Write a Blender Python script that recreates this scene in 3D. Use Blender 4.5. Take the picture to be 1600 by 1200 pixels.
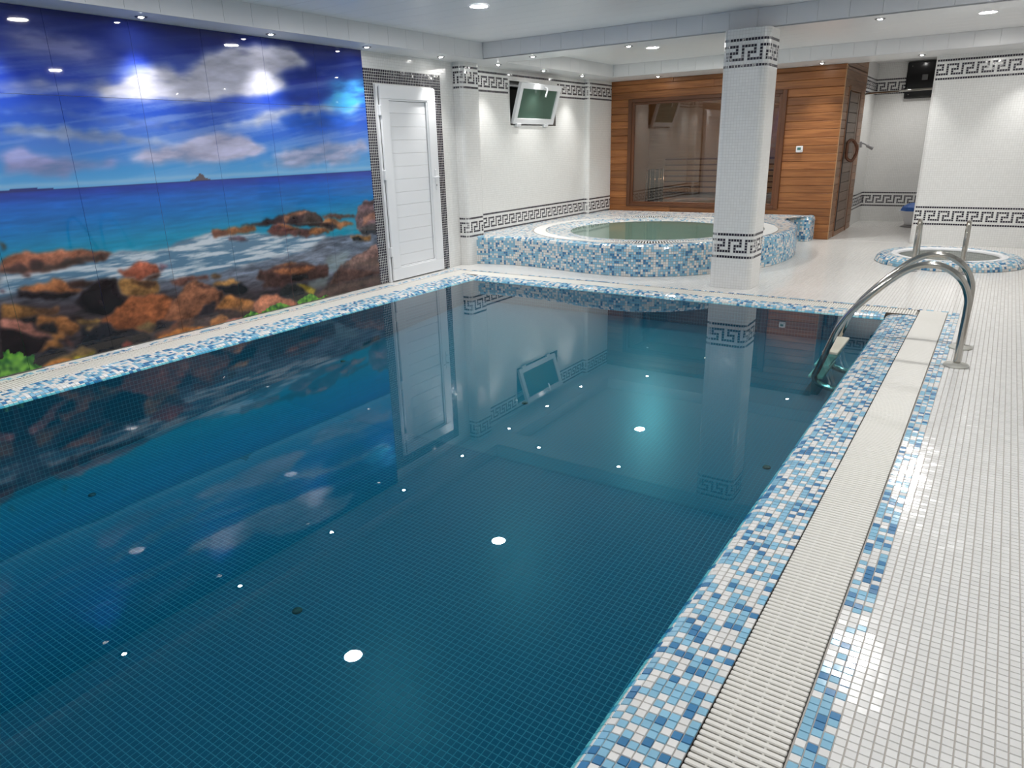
import bpy, bmesh, math, random
import numpy as np
from mathutils import Vector, Matrix

# ---------------------------------------------------------------- scene, camera, world, exposure
scene = bpy.context.scene
for o in list(bpy.data.objects): bpy.data.objects.remove(o, do_unlink=True)
C = scene.collection
random.seed(7); rng = np.random.default_rng(7)
R = math.radians

CAM_H = 1.337
YAW, PITCH, ROLL = R(34.357), R(18.566), R(-1.596)
FPX = 1100.48
fwd = Vector((-math.sin(YAW)*math.cos(PITCH), math.cos(YAW)*math.cos(PITCH), -math.sin(PITCH)))
rgt = Vector((math.cos(YAW), math.sin(YAW), 0)); up = rgt.cross(fwd)
r2 = rgt*math.cos(ROLL) + up*math.sin(ROLL); u2 = -rgt*math.sin(ROLL) + up*math.cos(ROLL)
cd = bpy.data.cameras.new('camera'); cam = bpy.data.objects.new('camera', cd); C.objects.link(cam)
cd.sensor_fit = 'HORIZONTAL'; cd.sensor_width = 36; cd.lens = 36*FPX/1600; cd.clip_start = .02; cd.clip_end = 100
cam.matrix_world = Matrix(((r2.x, u2.x, -fwd.x, 0), (r2.y, u2.y, -fwd.y, 0), (r2.z, u2.z, -fwd.z, CAM_H), (0, 0, 0, 1)))
scene.camera = cam

w = bpy.data.worlds.new('world'); scene.world = w; w.use_nodes = True
w.node_tree.nodes['Background'].inputs[0].default_value = (.02, .025, .035, 1)
w.node_tree.nodes['Background'].inputs[1].default_value = .2

vs = scene.view_settings
scene.display_settings.display_device = 'sRGB'
vs.view_transform = 'Standard'; vs.look = 'None'; vs.gamma = 1; vs.use_curve_mapping = False
vs.exposure = 0.0
DISC_E = 500.0      # emission of the round ceiling panels
SPOT_W = 40.0      # watts of one recessed spotlight

# ---------------------------------------------------------------- helpers
def tag(o, label=None, cat=None, group=None, kind=None):
    if label: o['label'] = label
    if cat: o['category'] = cat
    if group: o['group'] = group
    if kind: o['kind'] = kind
    return o
def empty(name, loc=(0, 0, 0), rz=0, label=None, cat=None, group=None, kind=None, parent=None):
    o = bpy.data.objects.new(name, None); C.objects.link(o); o.location = loc; o.rotation_euler = (0, 0, rz)
    o.empty_display_size = .05
    if parent: o.parent = parent
    return tag(o, label, cat, group, kind)
def link(name, me, parent=None, mw=None):
    o = bpy.data.objects.new(name, me); C.objects.link(o)
    if parent: o.parent = parent
    if mw is not None: o.matrix_local = mw
    return o
def mesh(name, verts, faces, mat, uv=None, col=None, smooth=False):
    me = bpy.data.meshes.new(name)
    me.from_pydata([tuple(v) for v in verts], [], [tuple(f) for f in faces])
    me.materials.append(mat)
    if uv is not None:
        l = me.uv_layers.new(name='UVMap'); l.data.foreach_set('uv', np.asarray(uv, dtype=np.float32).ravel())
    if col is not None:
        a = me.color_attributes.new('Col', 'FLOAT_COLOR', 'POINT')
        c = np.ones((len(verts), 4), np.float32); c[:, :3] = col; a.data.foreach_set('color', c.ravel())
    if smooth: me.polygons.foreach_set('use_smooth', [True]*len(me.polygons))
    me.update(); return me
def quads(name, V, F, mat, col=None):
    """fast builder for many quads: V (n,3), F (m,4)"""
    me = bpy.data.meshes.new(name); n, m = len(V), len(F)
    me.vertices.add(n); me.vertices.foreach_set('co', np.asarray(V, np.float32).ravel())
    me.loops.add(m*4); me.loops.foreach_set('vertex_index', np.asarray(F, np.int32).ravel())
    me.polygons.add(m); me.polygons.foreach_set('loop_start', np.arange(0, m*4, 4, dtype=np.int32))
    me.materials.append(mat)
    if col is not None:
        a = me.color_attributes.new('Col', 'FLOAT_COLOR', 'POINT')
        c = np.ones((n, 4), np.float32); c[:, :3] = col; a.data.foreach_set('color', c.ravel())
    me.update(calc_edges=True); me.validate(); me.shade_flat(); return me
def bbox_mesh(name, sx, sy, sz, mat, bevel=0.0, seg=1, origin=(0, 0, 0)):
    """bevelled box centred on origin"""
    bm = bmesh.new(); bmesh.ops.create_cube(bm, size=1)
    for v in bm.verts: v.co = Vector((v.co.x*sx+origin[0], v.co.y*sy+origin[1], v.co.z*sz+origin[2]))
    if bevel > 0: bmesh.ops.bevel(bm, geom=list(bm.edges), offset=bevel, segments=seg, affect='EDGES', profile=.5)
    me = bpy.data.meshes.new(name); bm.to_mesh(me); bm.free(); me.materials.append(mat); return me
def box(name, x0, x1, y0, y1, z0, z1, mat, parent=None, bevel=0.0, seg=1):
    """object with its origin at the box centre (in the parent's frame)"""
    me = bbox_mesh(name, x1-x0, y1-y0, z1-z0, mat, bevel, seg)
    return link(name, me, parent, Matrix.Translation(((x0+x1)/2, (y0+y1)/2, (z0+z1)/2)))
def catmull(pts, n=6):
    P = [np.array(p, float) for p in pts]; P = [2*P[0]-P[1]]+P+[2*P[-1]-P[-2]]; out = []
    for i in range(1, len(P)-2):
        for k in range(n):
            t = k/n
            out.append(.5*((2*P[i])+(-P[i-1]+P[i+1])*t+(2*P[i-1]-5*P[i]+4*P[i+1]-P[i+2])*t*t+(-P[i-1]+3*P[i]-3*P[i+1]+P[i+2])*t**3))
    out.append(P[-2]); return out
def tube_mesh(name, pts, r, mat, seg=12, smoothn=6):
    pts = catmull(pts, smoothn) if smoothn else [np.array(p, float) for p in pts]
    V = []; F = []; n = len(pts); prev = None
    for i, p in enumerate(pts):
        t = pts[min(i+1, n-1)]-pts[max(i-1, 0)]; t /= np.linalg.norm(t)
        if prev is None:
            a = np.array([0, 0, 1.]) if abs(t[2]) < .9 else np.array([0, 1., 0])
            prev = np.cross(t, a)
        prev = prev-t*(prev@t); prev /= np.linalg.norm(prev); b = np.cross(t, prev)
        for k in range(seg):
            an = 2*math.pi*k/seg; V.append(p+r*(math.cos(an)*prev+math.sin(an)*b))
    for i in range(n-1):
        for k in range(seg):
            F.append((i*seg+k, i*seg+(k+1) % seg, (i+1)*seg+(k+1) % seg, (i+1)*seg+k))
    F.append(tuple(range(seg-1, -1, -1))); F.append(tuple((n-1)*seg+k for k in range(seg)))
    return mesh(name, V, F, mat, smooth=True)
def lathe_mesh(name, prof, mat, seg=32, smooth=True, closed=False):
    V = []; F = []; n = len(prof)
    for k in range(seg):
        a = 2*math.pi*k/seg
        for r, z in prof: V.append((r*math.cos(a), r*math.sin(a), z))
    for k in range(seg):
        k2 = (k+1) % seg
        for i in range(n-1+(1 if closed else 0)):
            j = (i+1) % n; F.append((k*n+i, k2*n+i, k2*n+j, k*n+j))
    me = mesh(name, V, F, mat, smooth=smooth)
    bm = bmesh.new(); bm.from_mesh(me); bmesh.ops.remove_doubles(bm, verts=bm.verts, dist=1e-6)
    bmesh.ops.recalc_face_normals(bm, faces=bm.faces); bm.to_mesh(me); bm.free()
    return me

# ---------------------------------------------------------------- materials
def new_mat(name):
    m = bpy.data.materials.new(name); m.use_nodes = True; nt = m.node_tree
    return m, nt, nt.nodes['Principled BSDF']
def plain(name, col, rough=.5, metal=0.0, spec=.5, noise=0.0, nscale=20):
    m, nt, b = new_mat(name)
    b.inputs['Base Color'].default_value = (*col, 1); b.inputs['Roughness'].default_value = rough
    b.inputs['Metallic'].default_value = metal; b.inputs['Specular IOR Level'].default_value = spec
    if noise:
        tc = nt.nodes.new('ShaderNodeTexCoord'); nz = nt.nodes.new('ShaderNodeTexNoise'); nz.inputs['Scale'].default_value = nscale
        nz.inputs['Detail'].default_value = 4
        mr = nt.nodes.new('ShaderNodeMapRange'); mr.inputs[3].default_value = 1-noise; mr.inputs[4].default_value = 1+noise
        mx = nt.nodes.new('ShaderNodeVectorMath'); mx.operation = 'SCALE'; mx.inputs[0].default_value = col
        nt.links.new(tc.outputs['Object'], nz.inputs['Vector']); nt.links.new(nz.outputs['Fac'], mr.inputs[0])
        nt.links.new(mr.outputs[0], mx.inputs['Scale']); nt.links.new(mx.outputs[0], b.inputs['Base Color'])
    return m
def tilemat(name, c1, c2, grout, rough=.15, mortar=.05, bump=.25):
    """square mosaic, UV in units of one tile"""
    m, nt, b = new_mat(name)
    tc = nt.nodes.new('ShaderNodeTexCoord'); br = nt.nodes.new('ShaderNodeTexBrick')
    br.offset = 0; br.squash = 1
    for k, v in (('Scale', 1), ('Mortar Size', mortar), ('Mortar Smooth', .1), ('Brick Width', 1), ('Row Height', 1), ('Bias', 0)): br.inputs[k].default_value = v
    br.inputs['Color1'].default_value = (*c1, 1); br.inputs['Color2'].default_value = (*c2, 1); br.inputs['Mortar'].default_value = (*grout, 1)
    nt.links.new(tc.outputs['UV'], br.inputs['Vector']); nt.links.new(br.outputs['Color'], b.inputs['Base Color'])
    mr = nt.nodes.new('ShaderNodeMapRange'); mr.inputs[3].default_value = rough; mr.inputs[4].default_value = .8
    nt.links.new(br.outputs['Fac'], mr.inputs[0]); nt.links.new(mr.outputs[0], b.inputs['Roughness'])
    bp = nt.nodes.new('ShaderNodeBump'); bp.invert = True; bp.inputs['Strength'].default_value = bump; bp.inputs['Distance'].default_value = .002
    nt.links.new(br.outputs['Fac'], bp.inputs['Height']); nt.links.new(bp.outputs[0], b.inputs['Normal'])
    return m
def attrmat(name, rough=.15, spec=.5, coat=0.0):
    m, nt, b = new_mat(name)
    a = nt.nodes.new('ShaderNodeVertexColor'); a.layer_name = 'Col'
    nt.links.new(a.outputs['Color'], b.inputs['Base Color'])
    b.inputs['Roughness'].default_value = rough; b.inputs['Specular IOR Level'].default_value = spec
    b.inputs['Coat Weight'].default_value = coat
    return m
def watermat(name, tint, ior=1.33, ripple=0.0, murk=None, rough=0.0):
    m = bpy.data.materials.new(name); m.use_nodes = True; nt = m.node_tree; nt.nodes.clear()
    out = nt.nodes.new('ShaderNodeOutputMaterial'); mx = nt.nodes.new('ShaderNodeMixShader')
    fr = nt.nodes.new('ShaderNodeFresnel')           # same reflectance from either side of the thin sheet
    ge = nt.nodes.new('ShaderNodeNewGeometry'); mi = nt.nodes.new('ShaderNodeMapRange'); mi.inputs[3].default_value = ior; mi.inputs[4].default_value = 1/ior
    nt.links.new(ge.outputs['Backfacing'], mi.inputs[0]); nt.links.new(mi.outputs[0], fr.inputs['IOR'])
    tr = nt.nodes.new('ShaderNodeBsdfTransparent'); tr.inputs[0].default_value = (*tint, 1)
    gl = nt.nodes.new('ShaderNodeBsdfGlossy'); gl.inputs['Roughness'].default_value = rough; gl.inputs['Color'].default_value = (1, 1, 1, 1)
    under = tr
    if murk:                                   # fine suspended bubbles
        df = nt.nodes.new('ShaderNodeBsdfDiffuse'); df.inputs[0].default_value = (*murk[1], 1)
        m2 = nt.nodes.new('ShaderNodeMixShader'); m2.inputs[0].default_value = murk[0]
        nt.links.new(tr.outputs[0], m2.inputs[1]); nt.links.new(df.outputs[0], m2.inputs[2]); under = m2
    nt.links.new(fr.outputs[0], mx.inputs[0]); nt.links.new(under.outputs[0], mx.inputs[1]); nt.links.new(gl.outputs[0], mx.inputs[2])
    nt.links.new(mx.outputs[0], out.inputs['Surface'])
    if ripple:
        tc = nt.nodes.new('ShaderNodeTexCoord'); nz = nt.nodes.new('ShaderNodeTexNoise'); nz.inputs['Scale'].default_value = 5; nz.inputs['Detail'].default_value = 1
        bp = nt.nodes.new('ShaderNodeBump'); bp.inputs['Strength'].default_value = ripple; bp.inputs['Distance'].default_value = .01
        nt.links.new(tc.outputs['Object'], nz.inputs['Vector']); nt.links.new(nz.outputs['Fac'], bp.inputs['Height'])
        nt.links.new(bp.outputs[0], gl.inputs['Normal']); nt.links.new(bp.outputs[0], fr.inputs['Normal'])
    return m
def emit(name, col, s):
    m = bpy.data.materials.new(name); m.use_nodes = True; nt = m.node_tree; nt.nodes.clear()
    out = nt.nodes.new('ShaderNodeOutputMaterial'); e = nt.nodes.new('ShaderNodeEmission')
    e.inputs[0].default_value = (*col, 1); e.inputs[1].default_value = s; nt.links.new(e.outputs[0], out.inputs[0]); return m
def wood(name, a, b_, axis='X', rough=.4, knots=True):
    """boards with grain along the given object axis; each board picks its own tone"""
    m, nt, b = new_mat(name)
    tc = nt.nodes.new('ShaderNodeTexCoord'); oi = nt.nodes.new('ShaderNodeObjectInfo')
    mp = nt.nodes.new('ShaderNodeMapping'); sc = {'X': (1.2, 14, 22), 'Y': (14, 1.2, 22), 'Z': (14, 22, 1.2)}[axis]
    mp.inputs['Scale'].default_value = sc
    ad = nt.nodes.new('ShaderNodeVectorMath'); ad.operation = 'ADD'
    mu = nt.nodes.new('ShaderNodeMath'); mu.operation = 'MULTIPLY'; mu.inputs[1].default_value = 37.0
    nz = nt.nodes.new('ShaderNodeTexNoise'); nz.inputs['Scale'].default_value = 2.2; nz.inputs['Detail'].default_value = 6; nz.inputs['Distortion'].default_value = .6
    cr = nt.nodes.new('ShaderNodeValToRGB'); cr.color_ramp.elements[0].color = (*a, 1); cr.color_ramp.elements[1].color = (*b_, 1)
    cr.color_ramp.elements[0].position = .22; cr.color_ramp.elements[1].position = .82
    hs = nt.nodes.new('ShaderNodeHueSaturation'); mr = nt.nodes.new('ShaderNodeMapRange'); mr.inputs[3].default_value = .8; mr.inputs[4].default_value = 1.25
    nt.links.new(tc.outputs['Object'], mp.inputs['Vector']); nt.links.new(oi.outputs['Random'], mu.inputs[0])
    nt.links.new(mp.outputs[0], ad.inputs[0]); nt.links.new(mu.outputs[0], ad.inputs[1])
    nt.links.new(ad.outputs[0], nz.inputs['Vector']); nt.links.new(nz.outputs['Fac'], cr.inputs[0])
    nt.links.new(oi.outputs['Random'], mr.inputs[0]); nt.links.new(mr.outputs[0], hs.inputs['Value'])
    nt.links.new(cr.outputs[0], hs.inputs['Color']); nt.links.new(hs.outputs[0], b.inputs['Base Color'])
    b.inputs['Roughness'].default_value = rough
    return m

P = .026                       # mosaic pitch
WHITE = (.76, .75, .73); LBLUE = (.26, .50, .66); DBLUE = (.065, .21, .40); DARK = (.022, .018, .03)
M = {}
M['tile'] = attrmat('glazed_mosaic', .12)
M['wall'] = tilemat('white_wall_mosaic', (.79, .79, .775), (.75, .75, .735), (.57, .56, .54), .16, .042, .3)
M['grout'] = plain('floor_grout', (.42, .39, .36), .85)
M['pvc'] = plain('white_plastic', (.80, .81, .83), .28)
M['ceil'] = plain('ceiling_plastic', (.82, .82, .83), .32)
M['chrome'] = plain('polished_steel', (.47, .45, .41), .13, 1.0)
M['ring'] = plain('brushed_ring', (.22, .22, .22), .35, 1.0)
M['grate'] = plain('grate_plastic', (.72, .70, .65), .45)
M['gutter'] = plain('gutter_dark', (.10, .08, .065), .8)
M['pool'] = tilemat('pool_mosaic', (.0022, .074, .128), (.002, .069, .12), (.05, .20, .26), .3, .055, .1)
M['pool_tile'] = attrmat('pool_tile', .32, .15)
M['pool_grout'] = plain('pool_grout', (.05, .20, .26), .8)
M['water'] = watermat('pool_water', (.42, .88, .95))
M['tubwater'] = watermat('tub_water', (.62, .78, .70), murk=(.45, (.17, .32, .27)), rough=.06)
M['plungewater'] = watermat('plunge_water', (.5, .62, .58))
M['tub_in'] = tilemat('tub_inner_mosaic', (.36, .50, .44), (.32, .46, .40), (.40, .48, .44), .3, .05, .1)
M['plunge_in'] = tilemat('plunge_inner_mosaic', (.55, .56, .54), (.48, .50, .48), (.35, .35, .33), .25, .05, .2)
M['wood'] = wood('sauna_board', (.17, .055, .016), (.44, .18, .056), 'X')
M['woodY'] = wood('sauna_board_side', (.16, .075, .035), (.34, .18, .09), 'Y')
M['woodZ'] = wood('sauna_upright', (.15, .05, .016), (.34, .14, .05), 'Z')
M['frameX'] = wood('window_frame_rail', (.065, .021, .007), (.17, .062, .02), 'X')
M['frameZ'] = wood('window_frame_stile', (.065, .021, .007), (.17, .062, .02), 'Z')
M['woodin'] = wood('sauna_inner_board', (.36, .24, .15), (.52, .37, .25), 'X', .5)
M['doorwood'] = wood('sauna_door_board', (.13, .085, .06), (.22, .15, .11), 'Y', .45)
M['handle'] = plain('dark_carved_wood', (.13, .045, .018), .4, noise=.3)
M['black'] = plain('gloss_black', (.006, .006, .007), .12)
M['blackmatt'] = plain('matt_black', (.012, .011, .011), .6)
M['glass'] = watermat('sauna_glass', (.74, .70, .65), 1.75)
M['pane'] = plain('frosted_window_glass', (.085, .145, .115), .08)
M['reveal'] = plain('window_reveal', (.27, .24, .22), .7, noise=.25, nscale=8)
M['lamp'] = emit('lamp_disc', (1, .985, .96), DISC_E)
M['lamp_far'] = emit('lamp_disc_far', (1, .975, .94), DISC_E*1.5)
M['bulb'] = emit('spot_bulb', (1, .985, .96), 130)
M['cream'] = plain('cream_plastic', (.62, .60, .50), .5)
M['blue'] = plain('blue_plastic', (.03, .12, .42), .4)
M['grey'] = plain('grey_plastic', (.35, .35, .36), .4)
M['lcd'] = plain('lcd_green', (.06, .17, .15), .3)
M['inlet'] = plain('inlet_dark', (.012, .03, .02), .5)
M['mural'] = attrmat('printed_panel', .025)

# ---------------------------------------------------------------- mosaics
def pick(n, p=(.42, .40, .18), jit=.07):
    k = rng.choice(3, n, p=p); base = np.array([WHITE, LBLUE, DBLUE])[k]
    return base*(1+rng.uniform(-jit, jit, (n, 1)))
def whites(n, jit=.035): return np.array(WHITE)[None]*(1+rng.uniform(-jit, jit, (n, 1)))
def tiles_mesh(name, corners, normals, col, h=.003, gap=.0022, mat=None, tilt=.011):
    """corners (n,4,3) of the cells, counter-clockwise seen along the normal"""
    c = np.asarray(corners, float); n = len(c); ctr = c.mean(1, keepdims=True); N = np.asarray(normals, float)[:, None, :]
    size = np.linalg.norm(c[:, 1]-c[:, 0], axis=1).mean()
    lo = ctr+(c-ctr)*(1-gap/size); hi = ctr+(c-ctr)*(1-(gap+.0022)/size)+N*h
    tl = rng.normal(0, tilt, (n, 2)); e1 = (c[:, 1]-c[:, 0]); e2 = (c[:, 3]-c[:, 0])
    sg = np.array([[-1, -1], [1, -1], [1, 1], [-1, 1]])*.5*size
    hi = hi+N*(tl@sg.T)[:, :, None]            # hand-laid tiles never lie quite level
    V = np.concatenate([lo, hi], 1).reshape(-1, 3)
    b = np.arange(n)[:, None, None]*8
    q = np.array([[4, 5, 6, 7], [0, 1, 5, 4], [1, 2, 6, 5], [2, 3, 7, 6], [3, 0, 4, 7]])[None]
    return quads(name, V, (b+q).reshape(-1, 4), mat or M['tile'], np.repeat(np.asarray(col), 8, 0))
def flat_cells(ix, iy, z=-.003, x0=0.0, y0=0.0):
    """cells of a flat horizontal grid"""
    x = x0+ix*P; y = y0+iy*P; zz = np.full_like(x, z, dtype=float)
    c = np.stack([np.stack([x, y, zz], -1), np.stack([x+P, y, zz], -1), np.stack([x+P, y+P, zz], -1), np.stack([x, y+P, zz], -1)], 1)
    return c, np.tile([0., 0, 1], (len(x), 1))
TILE_ME = {}
def loose_tiles(parent, corners, normals, col, n=300, h=.003, gap=.0022, kind='w', mat=None):
    """the n cells nearest the photographer become objects of their own; returns a mask of the rest"""
    ctr = corners.mean(1); cp = np.array([0, 0, CAM_H]); d = ctr-cp
    F = np.array(fwd); X_ = np.array(r2); U_ = np.array(u2); dz = d@F
    px = 800+FPX*(d@X_)/np.maximum(dz, .01); py = 600-FPX*(d@U_)/np.maximum(dz, .01)
    vis = (dz > .1) & (px > 0) & (px < 1600) & (py > 0) & (py < 1200)
    area = np.where(vis, -(d*normals).sum(1)/np.linalg.norm(d, axis=1)**3, -1)
    idx = np.argsort(-area)[:n]; keep = np.ones(len(ctr), bool)
    tones = {}
    for i in idx:
        if area[i] <= 0: continue
        key = (kind, tuple(np.round(col[i]*14).astype(int)))
        if key not in TILE_ME:
            s = P/2
            cc = np.array([[[-s, -s, 0], [s, -s, 0], [s, s, 0], [-s, s, 0]]])
            TILE_ME[key] = tiles_mesh('tile', cc, [[0, 0, 1]], col[i][None], h, gap, mat, 0)
        ax = Vector(corners[i, 1]-corners[i, 0]).normalized(); nz = Vector(normals[i]); ay = nz.cross(ax)
        c_ = ctr[i]
        mw = Matrix(((ax.x, ay.x, nz.x, c_[0]), (ax.y, ay.y, nz.y, c_[1]), (ax.z, ay.z, nz.z, c_[2]), (0, 0, 0, 1)))
        link('tile', TILE_ME[key], parent, mw @ Matrix.Rotation(rng.normal(0, .011), 4, 'X') @ Matrix.Rotation(rng.normal(0, .011), 4, 'Y')); keep[i] = False
    return keep
KEY = [(0, 4), (1, 4), (2, 4), (3, 4), (4, 4), (0, 3), (4, 3), (0, 2), (2, 2), (3, 2), (4, 2), (0, 1), (2, 1), (0, 0), (2, 0), (3, 0), (4, 0), (5, 0)]
def frieze_cells(s0, s1, phase=0):
    """dark cells (column, row) of the meander with its two border rows; rows 0..8"""
    n = int(round((s1-s0)/P)); out = []
    for i in range(n):
        out += [(i, 0), (i, 8)]
        k = (i+phase) % 6
        out += [(i, r+2) for c_, r in KEY if c_ == k]
    return out
def frieze(name, S, s0, s1, z0, parent, phase=0, skip=None, flip=False):
    """S(s) -> (x, y, nx, ny) on the wall; lays the dark tiles of one meander band"""
    cs = []; ns = []
    for i, r in frieze_cells(s0, s1, phase):
        a = s0+i*P; b = a+P; z = z0+r*P
        if skip and skip(a, b, z, z+P): continue
        x1, y1, nx, ny = S(a); x2, y2, nx2, ny2 = S(b)
        q = [(x1, y1, z), (x2, y2, z), (x2, y2, z+P), (x1, y1, z+P)]
        cs.append(q); ns.append(((nx+nx2)/2, (ny+ny2)/2, 0))
    col = np.array(DARK)[None]*(1+rng.uniform(-.3, .6, (len(cs), 1)))
    cs = np.array(cs); ns = np.array(ns)
    e = np.cross(cs[:, 1]-cs[:, 0], cs[:, 3]-cs[:, 0]); bad = (e*ns).sum(1) < 0
    cs[bad] = cs[bad][:, ::-1]
    return tag(link(name, tiles_mesh(name, cs, ns, col, .0015, .004), parent), 'band of dark mosaic tiles in a Greek key pattern', kind='stuff')
def wall_mesh(name, pts, z0, z1, mat=None, holes=()):
    """vertical wall along a 2-D polyline, UV in tiles"""
    V = []; F = []; UV = []; s = 0
    for (xa, ya), (xb, yb) in zip(pts[:-1], pts[1:]):
        L = math.hypot(xb-xa, yb-ya); b = len(V)
        V += [(xa, ya, z0), (xb, yb, z0), (xb, yb, z1), (xa, ya, z1)]; F.append((b, b+1, b+2, b+3))
        UV += [(s/P, z0/P), ((s+L)/P, z0/P), ((s+L)/P, z1/P), (s/P, z1/P)]; s += L
    return mesh(name, V, F, mat or M['wall'], uv=UV)
def rounded_rect(x0, x1, y0, y1, r, n=5):
    pts = []
    for cx, cy, a0 in ((x1-r, y0+r, -90), (x1-r, y1-r, 0), (x0+r, y1-r, 90), (x0+r, y0+r, 180)):
        for k in range(n+1):
            a = R(a0+90*k/n); pts.append((cx+r*math.cos(a), cy+r*math.sin(a)))
    return pts
def path_fn(pts):
    """S(s) along a closed/open 2-D polyline with outward normals to the right of travel"""
    p = np.array(pts, float); d = np.diff(p, axis=0); L = np.hypot(d[:, 0], d[:, 1]); cum = np.concatenate([[0], np.cumsum(L)])
    def S(s):
        i = int(np.clip(np.searchsorted(cum, s, side='right')-1, 0, len(L)-1)); t = (s-cum[i])/max(L[i], 1e-9)
        q = p[i]+d[i]*t; return q[0], q[1], d[i][1]/L[i], -d[i][0]/L[i]
    return S, cum[-1]
def pillar(name, x0, x1, y0, y1, z1, r, low, high, label, cat=None, phase=3):
    root = empty(name, ((x0+x1)/2, (y0+y1)/2, 0), label=label, kind='structure')
    cx, cy = (x0+x1)/2, (y0+y1)/2
    pts = [(a-cx, b-cy) for a, b in rounded_rect(x0, x1, y0, y1, r)]; pts = [pts[-1]]+pts   # starts on the front face
    link('shaft', wall_mesh('shaft', pts, 0, z1), root)
    S, L = path_fn(pts)
    n = int(L/P)
    for z in (low, high): frieze('key_band', S, 0, n*P, z, root, phase)
    return root

# ---------------------------------------------------------------- layout numbers (metres)
WL = -.03                                  # water level
SOF, TRAY = 2.255, 2.42                    # soffit and tray ceiling heights
GR0, GR1 = -.402, -.206                    # right overflow grate, inner and outer edge
GL0, GL1 = -4.912, -5.108                  # left overflow grate
def far_outer(x): return 6.47            # outer edge of the far grate
def far_inner(x): return far_outer(x)-.196
TUBC = (-3.60, 8.50)
def tub_outline():
    p = [(-5.21, 6.93), (-4.9, 6.99), (-4.58, 7.02), (-4.2, 6.97), (-3.81, 6.90), (-3.4, 6.865), (-3.05, 6.92), (-2.76, 7.08), (-2.51, 7.33), (-2.25, 7.70), (-2.06, 8.10), (-1.975, 8.57), (-1.98, 9.05), (-2.09, 9.55), (-2.3, 9.98), (-2.5, 10.28), (-2.62, 10.44)]
    return catmull(p, 10)
PLC = (-.39, 9.22)                         # plunge pool centre
LWA = R(1.054); LWO = Vector((-5.203, 0, 0)); LWD = Vector((-math.sin(LWA), math.cos(LWA), 0)); LWN = Vector((math.cos(LWA), math.sin(LWA), 0))
def LW(u, z, d=0.0): p = LWO+LWD*u+LWN*d; return (p.x, p.y, z)
LWM = Matrix(((LWD.x, LWN.x*-1, 0, LWO.x), (LWD.y, LWN.y*-1, 0, LWO.y), (0, 0, 1, 0), (0, 0, 0, 1)))   # local x = along wall, local -y = into the room

# ================================================================ STRUCTURE
# ---- floor
floor = empty('floor', label='white mosaic tile floor around the pools', kind='structure')
def slab():
    V = []; F = []
    def quad(a, b, c_, d): k = len(V); V.extend([a, b, c_, d]); F.append((k, k+1, k+2, k+3))
    z = -.003; g = .1
    # right and far field in small squares so that the plunge pool stays open
    xs = np.arange(GR1, 1.36, g); xs = np.append(xs, 1.36); ys = np.append(np.arange(-1.3, 10.8, g), 10.8)
    for xa, xb in zip(xs[:-1], xs[1:]):
        for ya, yb in zip(ys[:-1], ys[1:]):
            if max(math.hypot(x-PLC[0], y-PLC[1]) for x in (xa, xb) for y in (ya, yb)) < .68: continue
            quad((xa, ya, z), (xb, ya, z), (xb, yb, z), (xa, yb, z))
    xs = np.append(np.arange(-5.5, GR1, g), GR1); ys = np.append(np.arange(6.6, 13.7, g), 13.7)
    for xa, xb in zip(xs[:-1], xs[1:]):
        quad((xa, far_outer(xa), z), (xb, far_outer(xb), z), (xb, 6.6, z), (xa, 6.6, z))
        for ya, yb in zip(ys[:-1], ys[1:]):
            if max(math.hypot(x-PLC[0], y-PLC[1]) for x in (xa, xb) for y in (ya, yb)) < .68: continue
            quad((xa, ya, z), (xb, ya, z), (xb, yb, z), (xa, yb, z))
    quad((-5.5, -1.3, z), (GL1, -1.3, z), (GL1, 6.6, z), (-5.5, 6.6, z))
    return mesh('bed', V, F, M['grout'])
link('tile_bed', slab(), floor)
TP = np.array(tub_outline())
def in_tub(x, y):
    """inside the hot tub surround (vectorised)"""
    poly = np.vstack([TP[:, :2], [[-5.6, 10.44], [-5.6, 6.93]]]); n = len(poly); ins = np.zeros(x.shape, bool); j = n-1
    for i in range(n):
        xi, yi = poly[i]; xj, yj = poly[j]
        cnd = ((yi > y) != (yj > y)) & (x < (xj-xi)*(y-yi)/(yj-yi+1e-12)+xi); ins ^= cnd; j = i
    return ins | ((y > 10.40) & (x < -2.12) & (y < 10.7))
cells = []; cols = []
# right deck: three patterned columns beside the grate, then white
nx = int((.62-GR1)/P); ny = int((10.7+1.0)/P)
I, J = np.meshgrid(np.arange(nx), np.arange(ny)); I = I.ravel(); J = J.ravel()
c_, n_ = flat_cells(I, J, x0=GR1+.003, y0=-1.0); ctr = c_.mean(1)
keep = np.hypot(ctr[:, 0]-PLC[0], ctr[:, 1]-PLC[1]) > .73
c_, I, J, ctr = c_[keep], I[keep], J[keep], ctr[keep]
col = whites(len(c_)); pat = (I < 3) & (ctr[:, 1] < 6.5); col[pat] = pick(pat.sum())
cells.append(c_); cols.append(col)
# far deck
nx = int((5.33+GR1)/P); ny = int((10.72-5.9)/P)
I, J = np.meshgrid(np.arange(nx), np.arange(ny)); I = I.ravel(); J = J.ravel()
c_, n_ = flat_cells(I, J, x0=GR1+.003-nx*P, y0=-1.0+P*int(6.9/P)); ctr = c_.mean(1)
fo = np.array([far_outer(x) for x in ctr[:, 0]])
keep = (ctr[:, 1] > fo+.012) & (np.hypot(ctr[:, 0]-PLC[0], ctr[:, 1]-PLC[1]) > .73) & ~in_tub(ctr[:, 0], ctr[:, 1]) & ~((ctr[:, 0] < -1.92) & (ctr[:, 1] > 10.7))
c_, ctr, fo = c_[keep], ctr[keep], fo[keep]
col = whites(len(c_)); pat = (ctr[:, 1]-fo < .038); col[pat] = pick(pat.sum(), (.45, .37, .18))
cells.append(c_); cols.append(col)
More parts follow.
